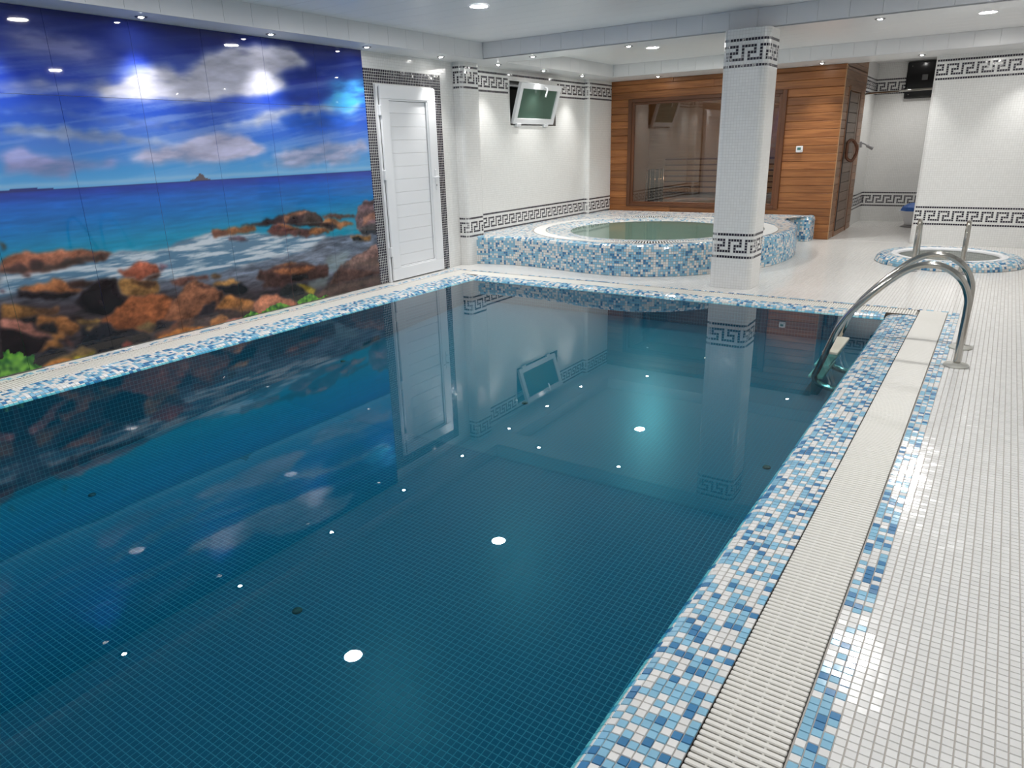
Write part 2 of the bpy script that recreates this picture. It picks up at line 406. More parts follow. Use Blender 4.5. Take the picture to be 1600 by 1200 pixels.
# strip between the left grate and the wall
nx = 7; ny = int((6.5+1.0)/P)
I, J = np.meshgrid(np.arange(nx), np.arange(ny)); I = I.ravel(); J = J.ravel()
c_, n_ = flat_cells(I, J, x0=GL1-.003-nx*P, y0=-1.0); ctr = c_.mean(1)
keep = (ctr[:, 0] > LWO.x+ctr[:, 1]*LWD.x+.012) & (ctr[:, 1] < np.array([far_outer(x) for x in ctr[:, 0]])+.012)
col = whites(len(c_)); pat = (I >= nx-3) & (I < nx-1); col[pat] = pick(pat.sum(), (.5, .33, .17))
cells.append(c_[keep]); cols.append(col[keep])
# alcove floor
nx = int(1.06/P); ny = int(2.8/P)
I, J = np.meshgrid(np.arange(nx), np.arange(ny)); I = I.ravel(); J = J.ravel()
c_, n_ = flat_cells(I, J, x0=-1.96, y0=10.725); cells.append(c_); cols.append(whites(len(c_)))
cells = np.concatenate(cells); cols = np.concatenate(cols); nrm = np.tile([0., 0, 1], (len(cells), 1))
k = loose_tiles(floor, cells, nrm, cols, 300, kind='f')
tag(link('tile_field', tiles_mesh('tile_field', cells[k], nrm[k], cols[k]), floor), kind='stuff')

# ---- pool coping: a mosaic lip that rolls down into the water
def lip(t, L0=.17):
    """profile: distance t along the lip from the grate -> (run, z, slope angle)"""
    a0 = R(4); r = .075
    if t <= L0: return t*math.cos(a0), -t*math.sin(a0), a0
    th = min(a0+(t-L0)/r, R(90)); x = L0*math.cos(a0)+r*(math.sin(th)-math.sin(a0)); z = -L0*math.sin(a0)-r*(math.cos(a0)-math.cos(th))
    rest = (t-L0)-r*(R(90)-a0)
    if rest > 0: z -= rest
    return x, z, th
NL = 9
NF, LF = 5, .06                             # the far lip is narrower
RUNF = lip(NF*P, LF)[0]
RUN, LIPZ = lip(NL*P)[:2]                          # horizontal reach of the lip
coping = empty('pool_coping', label='blue and white mosaic lip rolling into the pool water', kind='structure')
cc = []; nn = []; cl = []
js = np.arange(NL)
def lip_cells(fr, keepfn, NL=NL, L0=.17):
    """fr(i) -> ((x,y) of cell start, (x,y) of cell end, inward dir start, inward dir end)"""
    for (p0, p1, d0, d1) in fr:
        for j in range(NL):
            xa, za, ta = lip(j*P, L0); xb, zb, tb = lip((j+1)*P, L0); xm = (xa+xb)/2
            m0 = (np.array(p0)+np.array(p1))/2+(np.array(d0)+np.array(d1))/2*xm
            if not keepfn(m0[0], m0[1], xm): continue
            q = [(p0[0]+d0[0]*xa, p0[1]+d0[1]*xa, za), (p0[0]+d0[0]*xb, p0[1]+d0[1]*xb, zb), (p1[0]+d1[0]*xb, p1[1]+d1[1]*xb, zb), (p1[0]+d1[0]*xa, p1[1]+d1[1]*xa, za)]
            th = (ta+tb)/2; d = (np.array(d0)+np.array(d1))/2
            cc.append(q); nn.append((d[0]*math.sin(th), d[1]*math.sin(th), math.cos(th))); cl.append(j)
ys = -1.0+np.arange(int(7.3/P))*P
lip_cells([((GR0, y), (GR0, y+P), (-1, 0), (-1, 0)) for y in ys], lambda x, y, t: y < 6.27)
lip_cells([((GL0, y), (GL0, y+P), (1, 0), (1, 0)) for y in ys], lambda x, y, t: y < 6.27)
xs = np.arange(GL0, GR0, P); fr = []
def nin(x):
    s = (far_inner(x+.01)-far_inner(x-.01))/.02; L = math.hypot(s, 1); return (s/L, -1/L)
for x in xs: fr.append(((x, far_inner(x)), (x+P, far_inner(x+P)), nin(x), nin(x+P)))
lip_cells(fr, lambda x, y, t: (GR0-x) > RUN-.004 and (x-GL0) > RUN-.004, NF, LF)
cc = np.array(cc); nn = np.array(nn); cl = np.array(cl)
e = np.cross(cc[:, 1]-cc[:, 0], cc[:, 3]-cc[:, 0]); bad = (e*nn).sum(1) < 0; cc[bad] = cc[bad][:, ::-1]
cc[:, :, 2] -= .003
col = pick(len(cc), (.47, .37, .16))
k = loose_tiles(coping, cc, nn, col, 300, kind='c')
tag(link('tile_field', tiles_mesh('tile_field', cc[k], nn[k], col[k]), coping), kind='stuff')
# grout bed under the lip
def lip_bed():
    V = []; F = []
    n = 14
    for path, nl, l0 in (([((GR0, -1.2), (-1, 0)), ((GR0, 6.274), (-1, 0))], NL, .17), ([((GL0, -1.2), (1, 0)), ((GL0, 6.274), (1, 0))], NL, .17), ([((GR0-RUN, 6.274), (0, -1)), ((GL0+RUN, 6.274), (0, -1))], NF, LF)):
        b = len(V)
        for (p, d) in path:
            for j in range(n): x, z, t = lip(j*nl*P/(n-1), l0); V.append((p[0]+d[0]*x, p[1]+d[1]*x, z-.004))
        for j in range(n-1): F.append((b+j, b+j+1, b+n+j+1, b+n+j))
    return mesh('bed', V, F, M['grout'], smooth=True)
link('tile_bed', lip_bed(), coping)

# ---- pool basin with a floor that slopes up towards the far end
def zfloor(y): return -.665+.0665*max(y, 0) if y < 6.2 else -.2527
basin = empty('pool_basin', label='teal tiled basin of the swimming pool', kind='structure')
XR, XL = GR0-RUN, GL0+RUN
far_pts = [(x, far_inner(x)-RUNF) for x in np.linspace(XR, XL, 41)]
ring = [(XR, -1.2)]+far_pts+[(XL, -1.2)]
V = []; F = []; UV = []; s = 0
for (xa, ya), (xb, yb) in zip(ring[:-1], ring[1:]):
    L = math.hypot(xb-xa, yb-ya)
    n = max(1, int(L/.4))
    for q in range(n):
        x1, y1 = xa+(xb-xa)*q/n, ya+(yb-ya)*q/n; x2, y2 = xa+(xb-xa)*(q+1)/n, ya+(yb-ya)*(q+1)/n; k = len(V)
        V += [(x1, y1, zfloor(y1)), (x2, y2, zfloor(y2)), (x2, y2, LIPZ), (x1, y1, LIPZ)]; F.append((k, k+1, k+2, k+3))
        UV += [(s/P, zfloor(y1)/P), ((s+L/n)/P, zfloor(y2)/P), ((s+L/n)/P, -.08/P), (s/P, -.08/P)]; s += L/n
link('pool_wall', mesh('pool_wall', V, F, M['pool'], uv=UV), basin)
V = []; F = []; UV = []
NEARY = 3.2
def fq(xa, xb, ya, yb, ya2=None, yb2=None):
    k = len(V); V.extend([(xa, ya, zfloor(ya)), (xb, ya if ya2 is None else ya2, zfloor(ya if ya2 is None else ya2)), (xb, yb if yb2 is None else yb2, zfloor(yb if yb2 is None else yb2)), (xa, yb, zfloor(yb))])
    F.append((k, k+1, k+2, k+3)); UV.extend([(v[0]/P, v[1]/P) for v in V[k:]])
nyt = int((NEARY)/P)
fq(XL, XR, -1.2, 0.0)
ysp = [nyt*P, 4.0, 4.8, 5.4]
for a, b in zip(ysp[:-1], ysp[1:]): fq(XL, XR, a, b)
for (xb, yb), (xa, ya) in zip(far_pts[:-1], far_pts[1:]): fq(xa, xb, 5.4, ya+.002, 5.4, yb+.002)
link('pool_floor', mesh('pool_floor', V, F, M['pool'], uv=UV), basin)
# near part of the pool floor tile by tile
i0 = math.ceil(XL/P); i1 = math.floor(XR/P)
I, J = np.meshgrid(np.arange(i0, i1), np.arange(0, nyt)); I = I.ravel(); J = J.ravel()
x = I*P; y = J*P; z0 = -.665+.0665*y; z1 = -.665+.0665*(y+P)
c_ = np.stack([np.stack([x, y, z0], -1), np.stack([x+P, y, z0], -1), np.stack([x+P, y+P, z1], -1), np.stack([x, y+P, z1], -1)], 1)
nv = np.array([0, -.0665, 1]); nv /= np.linalg.norm(nv); n_ = np.tile(nv, (len(c_), 1))
pc = np.array([.0022, .074, .128])[None]*(1+rng.uniform(-.06, .06, (len(c_), 1)))
k = loose_tiles(basin, c_-nv*.0006, n_, pc, 300, h=.0006, gap=.003, kind='p', mat=M['pool_tile'])
tag(link('tile_field', tiles_mesh('tile_field', c_[k]-nv*.0006, n_[k], pc[k], .0006, .003, M['pool_tile'], .004), basin), kind='stuff')
V = [(XL, 0, zfloor(0)-.0006), (XR, 0, zfloor(0)-.0006), (XR, nyt*P, zfloor(nyt*P)-.0006), (XL, nyt*P, zfloor(nyt*P)-.0006)]
link('tile_bed', mesh('bed', V, [(0, 1, 2, 3)], M['pool_grout']), basin)
for px_, py_ in ((-2.27, 1.61), (-4.2, 1.70), (-.86, 3.78), (-4.55, 4.05), (-2.6, 3.96)):
    d = link('floor_inlet', lathe_mesh('floor_inlet', [(0, .006), (.018, .006), (.022, 0), (.022, -.004)], M['inlet'], 20), basin, Matrix.Translation((px_, py_, zfloor(py_)+.002)))
# water
V = [(XR+.06, -1.2, WL)]+[(x_, far_inner(x_)-RUNF+.06, WL) for x_ in np.linspace(XR+.06, XL-.06, 41)]+[(XL-.06, -1.2, WL)]
wtr = tag(link('pool_water', mesh('pool_water', V, [tuple(range(len(V)))], M['water'])), 'still clear teal water filling the swimming pool', 'water', kind='stuff')

# ---- walls
wl = empty('wall_left', label='white tiled wall with the mural and the white door', kind='structure'); wl.matrix_world = LWM
def lw_rect(name, u0, u1, z0, z1, d, mat, parent=wl):
    V = [(u0, -d, z0), (u1, -d, z0), (u1, -d, z1), (u0, -d, z1)]
    return link(name, mesh(name, V, [(0, 1, 2, 3)], mat, uv=[(u0/P, z0/P), (u1/P, z0/P), (u1/P, z1/P), (u0/P, z1/P)]), parent)
lw_rect('tiling', -1.3, 6.86, 0, SOF+.02, 0, M['wall'])
# dark mosaic border around the door
bc = []
U0, U1, D0, D1, ZT = 5.349, 6.571, 5.479, 6.389, 1.966
for i in range(int((U1-U0)/P)):
    for j in range(int(2.126/P)):
        u = U0+i*P; z = j*P
        if D0-.005 < u+P/2 < D1+.005 and z+P/2 < ZT: continue
        bc.append([(u, 0, z), (u+P, 0, z), (u+P, 0, z+P), (u, 0, z+P)])
bc = np.array(bc); nb = np.tile([0., -1, 0], (len(bc), 1))
col = np.array(DARK)[None]*(1+rng.uniform(-.3, .8, (len(bc), 1)))
tag(link('tile_border', tiles_mesh('tile_border', bc, nb, col, .0015, .004), wl), 'dark mosaic border around the white door', kind='stuff')
# window wall with an opening
WX = -5.36; W0, W1, WZ0, WZ1 = 7.97, 9.11, 1.605, 2.135
ww = empty('wall_window', label='white tiled wall with the tilted window beside the hot tub', kind='structure')
def wrect(y0, y1, z0, z1):
    V = [(WX, y0, z0), (WX, y1, z0), (WX, y1, z1), (WX, y0, z1)]
    link('tiling', mesh('tiling', V, [(0, 3, 2, 1)], M['wall'], uv=[(y0/P, z0/P), (y0/P, z1/P), (y1/P, z1/P), (y1/P, z0/P)]), ww)
wrect(6.8, W0, 0, SOF+.02); wrect(W1, 10.8, 0, SOF+.02); wrect(W0, W1, 0, WZ0); wrect(W0, W1, WZ1, SOF+.02)
frieze('key_band', lambda s: (WX, s, 1, 0), 7.1, 9.98, .325, ww)
frieze('key_band', lambda s: (WX, s, 1, 0), 7.1, 9.98, 1.976, ww, 2, skip=lambda a, b, za, zb: b > W0-.02 and a < W1+.02 and za < WZ1+.01)
V = [(WX, W0, WZ0), (WX, W1, WZ0), (WX, W1, WZ1), (WX, W0, WZ1)]; V += [(x_-.26, y_, z_) for x_, y_, z_ in V]
link('reveal', mesh('reveal', V, [(0, 1, 5, 4), (1, 2, 6, 5), (2, 3, 7, 6), (3, 0, 4, 7)], M['reveal']), ww)
link('night_panel', mesh('night_panel', V[4:], [(0, 1, 2, 3)], M['blackmatt']), ww)
pillar('pilaster_door', -5.45, -5.20, 6.78, 7.12, SOF, .05, .326, 1.979, 'white tiled half pillar with key bands between door and tilted window')
pillar('pilaster_sauna', -5.5, -5.285, 9.95, 10.78, SOF, .05, .325, 1.979, 'white tiled half pillar with key bands touching the sauna front')
pillar('column', -2.24, -1.84, 6.705, 7.08, SOF, .065, .286, 1.945, 'free standing white mosaic column with two Greek key bands', phase=2)
# right wall, alcove and the unseen walls
wr = empty('wall_back', label='white tiled wall with key bands behind the plunge pool', kind='structure')
link('tiling', wall_mesh('tiling', [(1.36, 10.7), (-.885, 10.7), (-.915, 10.73), (-.915, 13.5)], 0, 2.46), wr)
frieze('key_band', lambda s: (-.9+s, 10.7, 0, -1), 0, 2.2, .245, wr, 2); frieze('key_band', lambda s: (-.9+s, 10.7, 0, -1), 0, 2.2, 1.977, wr, 2)
wa = empty('wall_alcove', label='shaded white tiled back wall of the shower alcove', kind='structure')
link('tiling', wall_mesh('tiling', [(-.9, 13.5), (-1.95, 13.5), (-1.95, 12.37)], 0, 2.46), wa)
for z in (.24, 1.985):
    frieze('key_band', lambda s: (-1.95+s, 13.5, 0, -1), 0, 1.04, z, wa)
    frieze('key_band', lambda s: (-1.95, 13.5-s, 1, 0), 0, 1.09, z, wa)
wrr = empty('wall_right', label='white tiled wall beside the deck', kind='structure')
link('tiling', wall_mesh('tiling', [(1.35, -1.2), (1.35, 10.75)], 0, 2.3), wrr)
wf = empty('wall_front', label='white tiled wall behind the photographer', kind='structure')
link('tiling', wall_mesh('tiling', [(-5.5, -1.15), (1.4, -1.15)], -.7, 2.46), wf)

# ---- ceiling
ceiling = empty('ceiling', (0, 0, SOF), label='white panelled ceiling with two sunken trays', kind='structure')
def cbox(name, x0, x1, y0, y1, z0, z1): return box(name, x0, x1, y0, y1, z0-SOF, z1-SOF, M['ceil'], ceiling, .0015)
TX0, TX1 = -4.93, .95
def tray(y0, y1):
    n = int(round((y1-y0)/.25)); st = (y1-y0)/n
    me = bbox_mesh('ceiling_panel', TX1-TX0+.02, st-.0015, .012, M['ceil'], .0012)
    for i in range(n): link('ceiling_panel', me, ceiling, Matrix.Translation(((TX0+TX1)/2, y0+st*(i+.5), TRAY+.006-SOF)))
B0, B1, FB = 6.83, 7.27, 10.02
tray(-.85, B0); tray(B1, FB)
def fascia_y(y, d):      # board row facing -y (d=1) or +y
    n = 24; st = (TX1-TX0)/n
    me = bbox_mesh('fascia_panel', st-.0015, .012, TRAY-SOF, M['ceil'], .0012)
    for i in range(n): link('fascia_panel', me, ceiling, Matrix.Translation((TX0+st*(i+.5), y+d*.006, (TRAY-SOF)/2)))
fascia_y(B0, 1); fascia_y(B1, -1); fascia_y(FB, 1); fascia_y(-.85, -1)
def fascia_x(x, d, y0, y1):
    n = int(round((y1-y0)/.25)); st = (y1-y0)/n
    me = bbox_mesh('fascia_panel', .012, st-.0015, TRAY-SOF, M['ceil'], .0012)
    for i in range(n): link('fascia_panel', me, ceiling, Matrix.Translation((x+d*.006, y0+st*(i+.5), (TRAY-SOF)/2)))
for ya, yb in ((-.85, B0), (B1, FB)): fascia_x(TX0, -1, ya, yb); fascia_x(TX1, 1, ya, yb)
for x0, x1, y0, y1 in ((-5.5, -5.19, -1.2, 10.8), (-5.19, TX0, -1.2, 10.8), (TX0, TX1, B0, 7.12), (TX0, TX1, 7.12, B1), (TX0, TX1, FB, 10.38), (TX0, TX1, 10.38, 10.8), (TX1, 1.4, -1.2, 10.8), (TX0, TX1, -1.2, -.85)):
    cbox('soffit_board', x0+.0008, x1-.0008, y0, y1, SOF, SOF+.012)
cbox('alcove_panel', -2.0, -.85, 10.8, 13.6, 2.45, 2.462)
cbox('fascia_panel', -2.0, -.85, 10.79, 10.8, SOF, 2.45)
cbox('light_seal_slab', -5.8, 1.6, -1.5, 13.8, 2.5, 2.6)  # unseen slab added over the panels to keep light from leaking

# ================================================================ MURAL
SKY=[((185,185,202),5,[299,189,320,197,342,194,351,198,370,211,394,216,427,220,447,220,463,213,470,206,430,198,422,194,446,194,434,186,407,181,370,177,347,175,315,174,287,175,266,178,238,177,215,177,216,180,239,182,267,182,294,184]),((110,115,165),10,[224,212,243,216,258,216,273,209,302,203,308,198,292,197,266,198,239,200,221,200]),((200,205,222),4,[394,164,432,171,476,176,526,179,528,172,475,169,438,165,416,160,400,157,383,155,366,155,403,161]),((135,155,195),3,[211,156,233,155,269,151,305,147,330,144,335,140,309,143,268,146,231,149,210,151]),((95,125,205),3,[213,166,271,163,317,159,354,156,354,153,307,156,258,161,212,164]),((140,145,192),4,[207,140,221,139,236,135,265,133,287,131,311,129,278,129,242,125,204,126]),((168,168,196),4,[288,132,294,139,321,141,330,144,353,149,389,148,413,137,399,132,361,130,332,129,311,129]),((160,168,202),4,[412,134,448,138,504,143,534,144,535,135,502,130,532,126,468,123,417,124,384,124,432,128]),((70,160,225),9,[495,194,531,202,534,176,508,170,477,177]),((25,45,130),6,[436,199,466,206,481,203,464,195,442,193,429,195]),((30,60,150),5,[420,179,456,187,494,187,477,180,440,177]),((40,90,190),5,[424,163,475,167,524,161,505,153,436,152])]
ROCK=[((175,110,85),[192,75,198,77,204,78,209,78,215,76,221,76,229,76,242,75,252,73,256,72,262,69,259,68,255,66,243,66,234,65,223,64,213,64,204,65,193,66,190,67]),
((75,55,50),[231,70,246,69,255,71,262,69,255,66,243,66,234,65,223,64,215,64,216,67,224,66]),
((55,35,35),[209,71,213,72,215,70,216,67,215,64,208,65]),
((65,42,40),[196,70,201,72,205,70,208,66,204,65,193,66,191,67]),
((110,75,70),[201,64,203,65,207,64,208,62,202,62]),
((60,45,45),[235,67,238,68,245,64,239,64,235,65]),
((90,85,70),[194,85,196,84,196,81,193,80]),
((180,115,75),[198,54,203,56,210,57,217,56,219,58,225,56,229,54,229,51,239,47,235,45,222,48,210,50,201,52]),
((70,50,45),[227,55,237,54,248,52,243,49,237,48,227,51,229,53]),
((35,28,32),[198,54,202,52,211,51,215,49,230,47,235,45,233,45,222,44,211,46,196,48]),
((80,45,55),[187,55,189,55,190,53,187,53]),
((38,30,33),[229,39,235,43,240,48,248,52,255,53,260,52,262,45,264,39,268,35,272,31,255,29,250,26,243,28,233,34,230,38]),
((165,120,70),[261,49,263,51,275,49,288,45,292,43,293,41,292,35,285,34,276,35,269,35,265,39,263,43]),
((95,65,45),[272,49,288,45,292,43,292,40,285,40,278,43,272,46]),
((190,105,80),[265,55,266,56,269,56,274,58,280,60,287,60,289,58,295,57,296,53,296,50,287,49,279,48,268,51,266,52]),
((85,60,50),[283,48,287,49,295,50,296,48,293,45,285,46]),
((150,120,135),[297,56,304,53,299,51,296,50]),
((115,75,65),[301,42,304,42,314,43,325,42,326,42,334,41,336,39,331,38,317,39,314,37,304,38]),
((110,85,60),[338,41,342,43,346,42,348,38,343,37,338,39]),
((170,125,75),[338,34,345,35,359,34,366,29,357,29,339,32]),
((30,30,35),[339,33,366,29,372,24,370,22,357,22,348,24,342,30]),
((155,100,72),[311,35,314,38,322,39,330,35,339,32,345,27,345,23,340,18,337,13,332,9,322,10,315,8,304,9,291,14,295,21,297,24,304,28]),
((50,42,48),[328,19,338,19,336,12,332,8,322,9,315,9,319,12,325,16]),
((70,45,40),[323,35,337,33,335,31,328,32]),
((65,40,32),[342,27,346,27,345,23,339,18,341,22]),
((150,105,60),[185,46,192,46,198,44,202,42,208,39,219,39,219,35,214,34,210,35,205,34,197,35,191,35,183,38]),
((95,65,50),[202,38,207,39,219,39,219,35,214,35]),
((28,25,28),[191,35,205,34,204,30,198,31,194,33]),
((145,95,55),[204,34,209,34,224,31,228,26,230,21,226,18,223,17,220,19,214,21,207,23,204,29]),
((40,35,38),[205,29,216,29,214,21,207,23,206,25]),
((45,32,30),[225,31,234,29,233,25,229,26]),
((150,115,65),[229,27,236,27,245,24,246,22,238,22,231,22]),
((32,30,36),[229,18,233,20,238,17,245,22,257,14,269,12,268,6,260,0,248,0,245,0,237,0,236,3,230,7,222,7,222,11,228,11]),
((140,110,70),[233,20,239,20,245,22,237,17,234,18]),
((158,92,56),[245,22,247,24,254,28,261,31,267,33,270,33,266,12,257,14,251,19]),
((158,92,56),[257,29,263,32,270,35,286,35,295,33,303,29,300,26,295,21,292,15,289,13,286,12,283,9,279,7,265,12,254,16]),
((110,90,60),[269,12,280,15,286,12,282,8,279,7]),
((35,32,36),[254,15,265,12,277,7,278,4,276,0,251,2]),
((50,42,48),[284,11,287,13,301,10,298,8,293,7,284,6,282,7]),
((115,70,50),[280,4,284,6,293,7,300,9,307,10,314,8,316,5,303,3,289,2,283,1]),
((195,120,55),[277,-1,286,2,296,3,309,4,323,2,330,-1,316,-3,295,-4]),
((75,60,60),[316,6,321,9,330,8,330,3,330,-1,322,1,316,4]),
((190,125,75),[329,4,332,7,341,9,346,8,349,3,345,-1,330,-1]),
((200,135,115),[344,0,349,2,360,3,362,0,346,-2]),
((60,42,40),[337,13,348,10,364,6,363,4,360,3,349,3,346,8,340,9]),
((60,42,40),[337,13,375,4,362,3,349,3,342,9]),
((178,118,66),[337,14,345,21,353,22,376,11,375,4,354,9]),
((195,125,95),[375,10,381,14,391,16,408,10,421,4,421,-2,405,-3,379,0,375,4]),
((45,45,45),[404,17,408,21,422,19,430,13,436,8,446,9,441,4,426,3,405,12]),
((165,145,50),[423,19,432,17,446,10,441,6,436,9,430,14]),
((100,75,68),[442,4,455,9,464,13,471,20,482,28,495,33,517,39,533,43,534,-3,460,-2]),
((168,128,118),[484,29,500,34,518,39,533,43,535,28,520,30,504,26,488,27]),
((85,60,55),[379,31,386,38,399,38,412,40,422,39,438,36,464,31,463,27,465,21,449,20,426,21,417,21,409,20,399,21,387,21,386,25,389,27]),
((150,95,65),[397,35,411,35,424,33,450,33,445,31,437,28,427,26,413,30]),
((150,100,70),[399,38,420,40,429,37,414,37]),
((40,38,38),[417,28,436,27,438,22,427,21,417,23]),
((60,45,48),[372,78,387,78,407,81,418,82,441,84,457,81,462,77,464,74,463,68,430,72,406,75,391,75,375,77]),
((160,110,85),[418,82,431,83,441,83,457,81,445,81,439,79,424,79,420,75,417,79]),
((85,70,68),[442,80,456,81,462,76,462,71,455,70,439,72]),
((165,110,75),[345,76,358,76,363,78,386,76,388,72,374,71,346,71]),
((135,90,75),[345,76,358,75,359,71,346,71]),
((120,75,70),[398,70,406,75,411,76,434,69,447,68,456,68,472,62,464,61,442,62,440,60,424,65,415,64,404,66]),
((180,115,70),[409,75,434,70,438,68,430,69,417,71]),
((175,110,60),[442,64,449,68,456,68,471,63,464,61,445,63]),
((170,110,65),[459,70,466,75,477,74,488,70,506,65,493,64,481,63,467,64]),
((55,42,45),[460,72,467,72,484,64,477,63,460,68]),
((120,85,75),[462,78,473,79,497,76,507,74,505,72,486,73,466,75]),
((95,75,90),[359,69,369,70,379,65,369,65,360,67]),
((130,100,105),[507,72,510,83,516,84,523,87,536,86,535,53,514,55,507,61,507,66]),
((80,62,65),[516,85,524,86,536,86,535,82,522,83]),
((175,120,100),[519,71,534,74,535,67,522,66,513,62]),
((70,65,68),[513,62,536,64,535,53,514,55]),
((170,120,65),[497,55,526,52,526,47,519,48,502,51]),
((35,35,35),[500,54,510,52,519,48,501,50]),
((175,115,100),[183,37,190,35,197,31,202,30,201,29,204,25,210,19,210,18,199,23,191,28,182,32]),
((38,26,27),[182,32,191,28,200,22,210,18,207,15,201,10,191,8,184,8,177,12]),
((170,115,65),[207,15,211,18,209,22,216,21,220,18,218,16,212,16,216,12,214,9,209,12,201,10]),
((90,60,55),[217,16,220,18,223,12,221,8,219,10]),
((30,28,34),[192,11,201,10,209,12,219,6,213,4,202,1,193,2]),
((140,110,60),[202,1,207,3,216,4,221,6,227,8,232,7,236,3,235,0,220,-1,209,-1]),
((170,160,40),[220,1,223,2,228,1,235,2,235,0,220,-1]),
((205,130,60),[199,0,202,1,210,2,218,1,220,0,206,-1]),
((150,70,60),[257,3,261,4,263,2,263,-1,257,1])]
PLANT=[[178,16,182,16,185,13,191,11,198,10,194,6,201,2,201,-1,189,-1,174,-1],[360,2,372,5,379,1,394,6,406,4,416,1,406,-2,378,-2,361,-1],[422,3,429,7,439,8,447,3,461,1,446,-1,425,-1]]
FOAM=[190,66,212,64,234,65,261,68,268,70,304,67,313,70,345,75,354,72,388,69,415,65,466,59,450,51,440,48,412,47,377,45,345,43,322,43,305,43,270,49,248,51,231,55,210,54,202,52,187,53]
TEAL=[[466,41,497,41,478,21,457,27],[436,20,463,19,462,12,444,10]]
def vnoise(x, y, seed=0):
    xi = np.floor(x).astype(np.int64); yi = np.floor(y).astype(np.int64); fx = x-xi; fy = y-yi
    def h(a, b):
        n = (a*374761393+b*668265263+seed*1442695041) & 0x7fffffff
        n = ((n ^ (n >> 13))*1274126177) & 0x7fffffff
        return ((n ^ (n >> 16)) & 0xffff)/65535.
    sx = fx*fx*(3-2*fx); sy = fy*fy*(3-2*fy)
    a = h(xi, yi)*(1-sx)+h(xi+1, yi)*sx; b = h(xi, yi+1)*(1-sx)+h(xi+1, yi+1)*sx
    return a*(1-sy)+b*sy
def fbm(x, y, seed=0, o=5): 
    t = 0; a = .5
    for i in range(o): t = t+a*vnoise(x*2**i, y*2**i, seed+i); a *= .5
    return t
def inside(U, Z, pts):
    p = np.array(pts, float).reshape(-1, 2)/100; m = np.zeros(U.shape, bool); j = len(p)-1
    for i in range(len(p)):
        (xi, yi), (xj, yj) = p[i], p[j]
        if abs(yi-yj) > 1e-9: m ^= ((yi > Z) != (yj > Z)) & (U < (xj-xi)*(Z-yi)/(yj-yi)+xi)
        j = i
    return m
def blur(m, k):
    for ax in (0, 1):
        for _ in range(2):
            c = np.cumsum(np.pad(m, [(k+1, k) if a == ax else (0, 0) for a in (0, 1)], mode='edge'), axis=ax)
            m = (np.take(c, range(2*k+1, c.shape[ax]), ax)-np.take(c, range(0, c.shape[ax]-2*k-1), ax))/(2*k+1)
    return m
def lin(c): c = np.asarray(c, float)/255; return np.where(c <= .04045, c/12.92, ((c+.055)/1.055)**2.4)
MUR_GAIN = .98
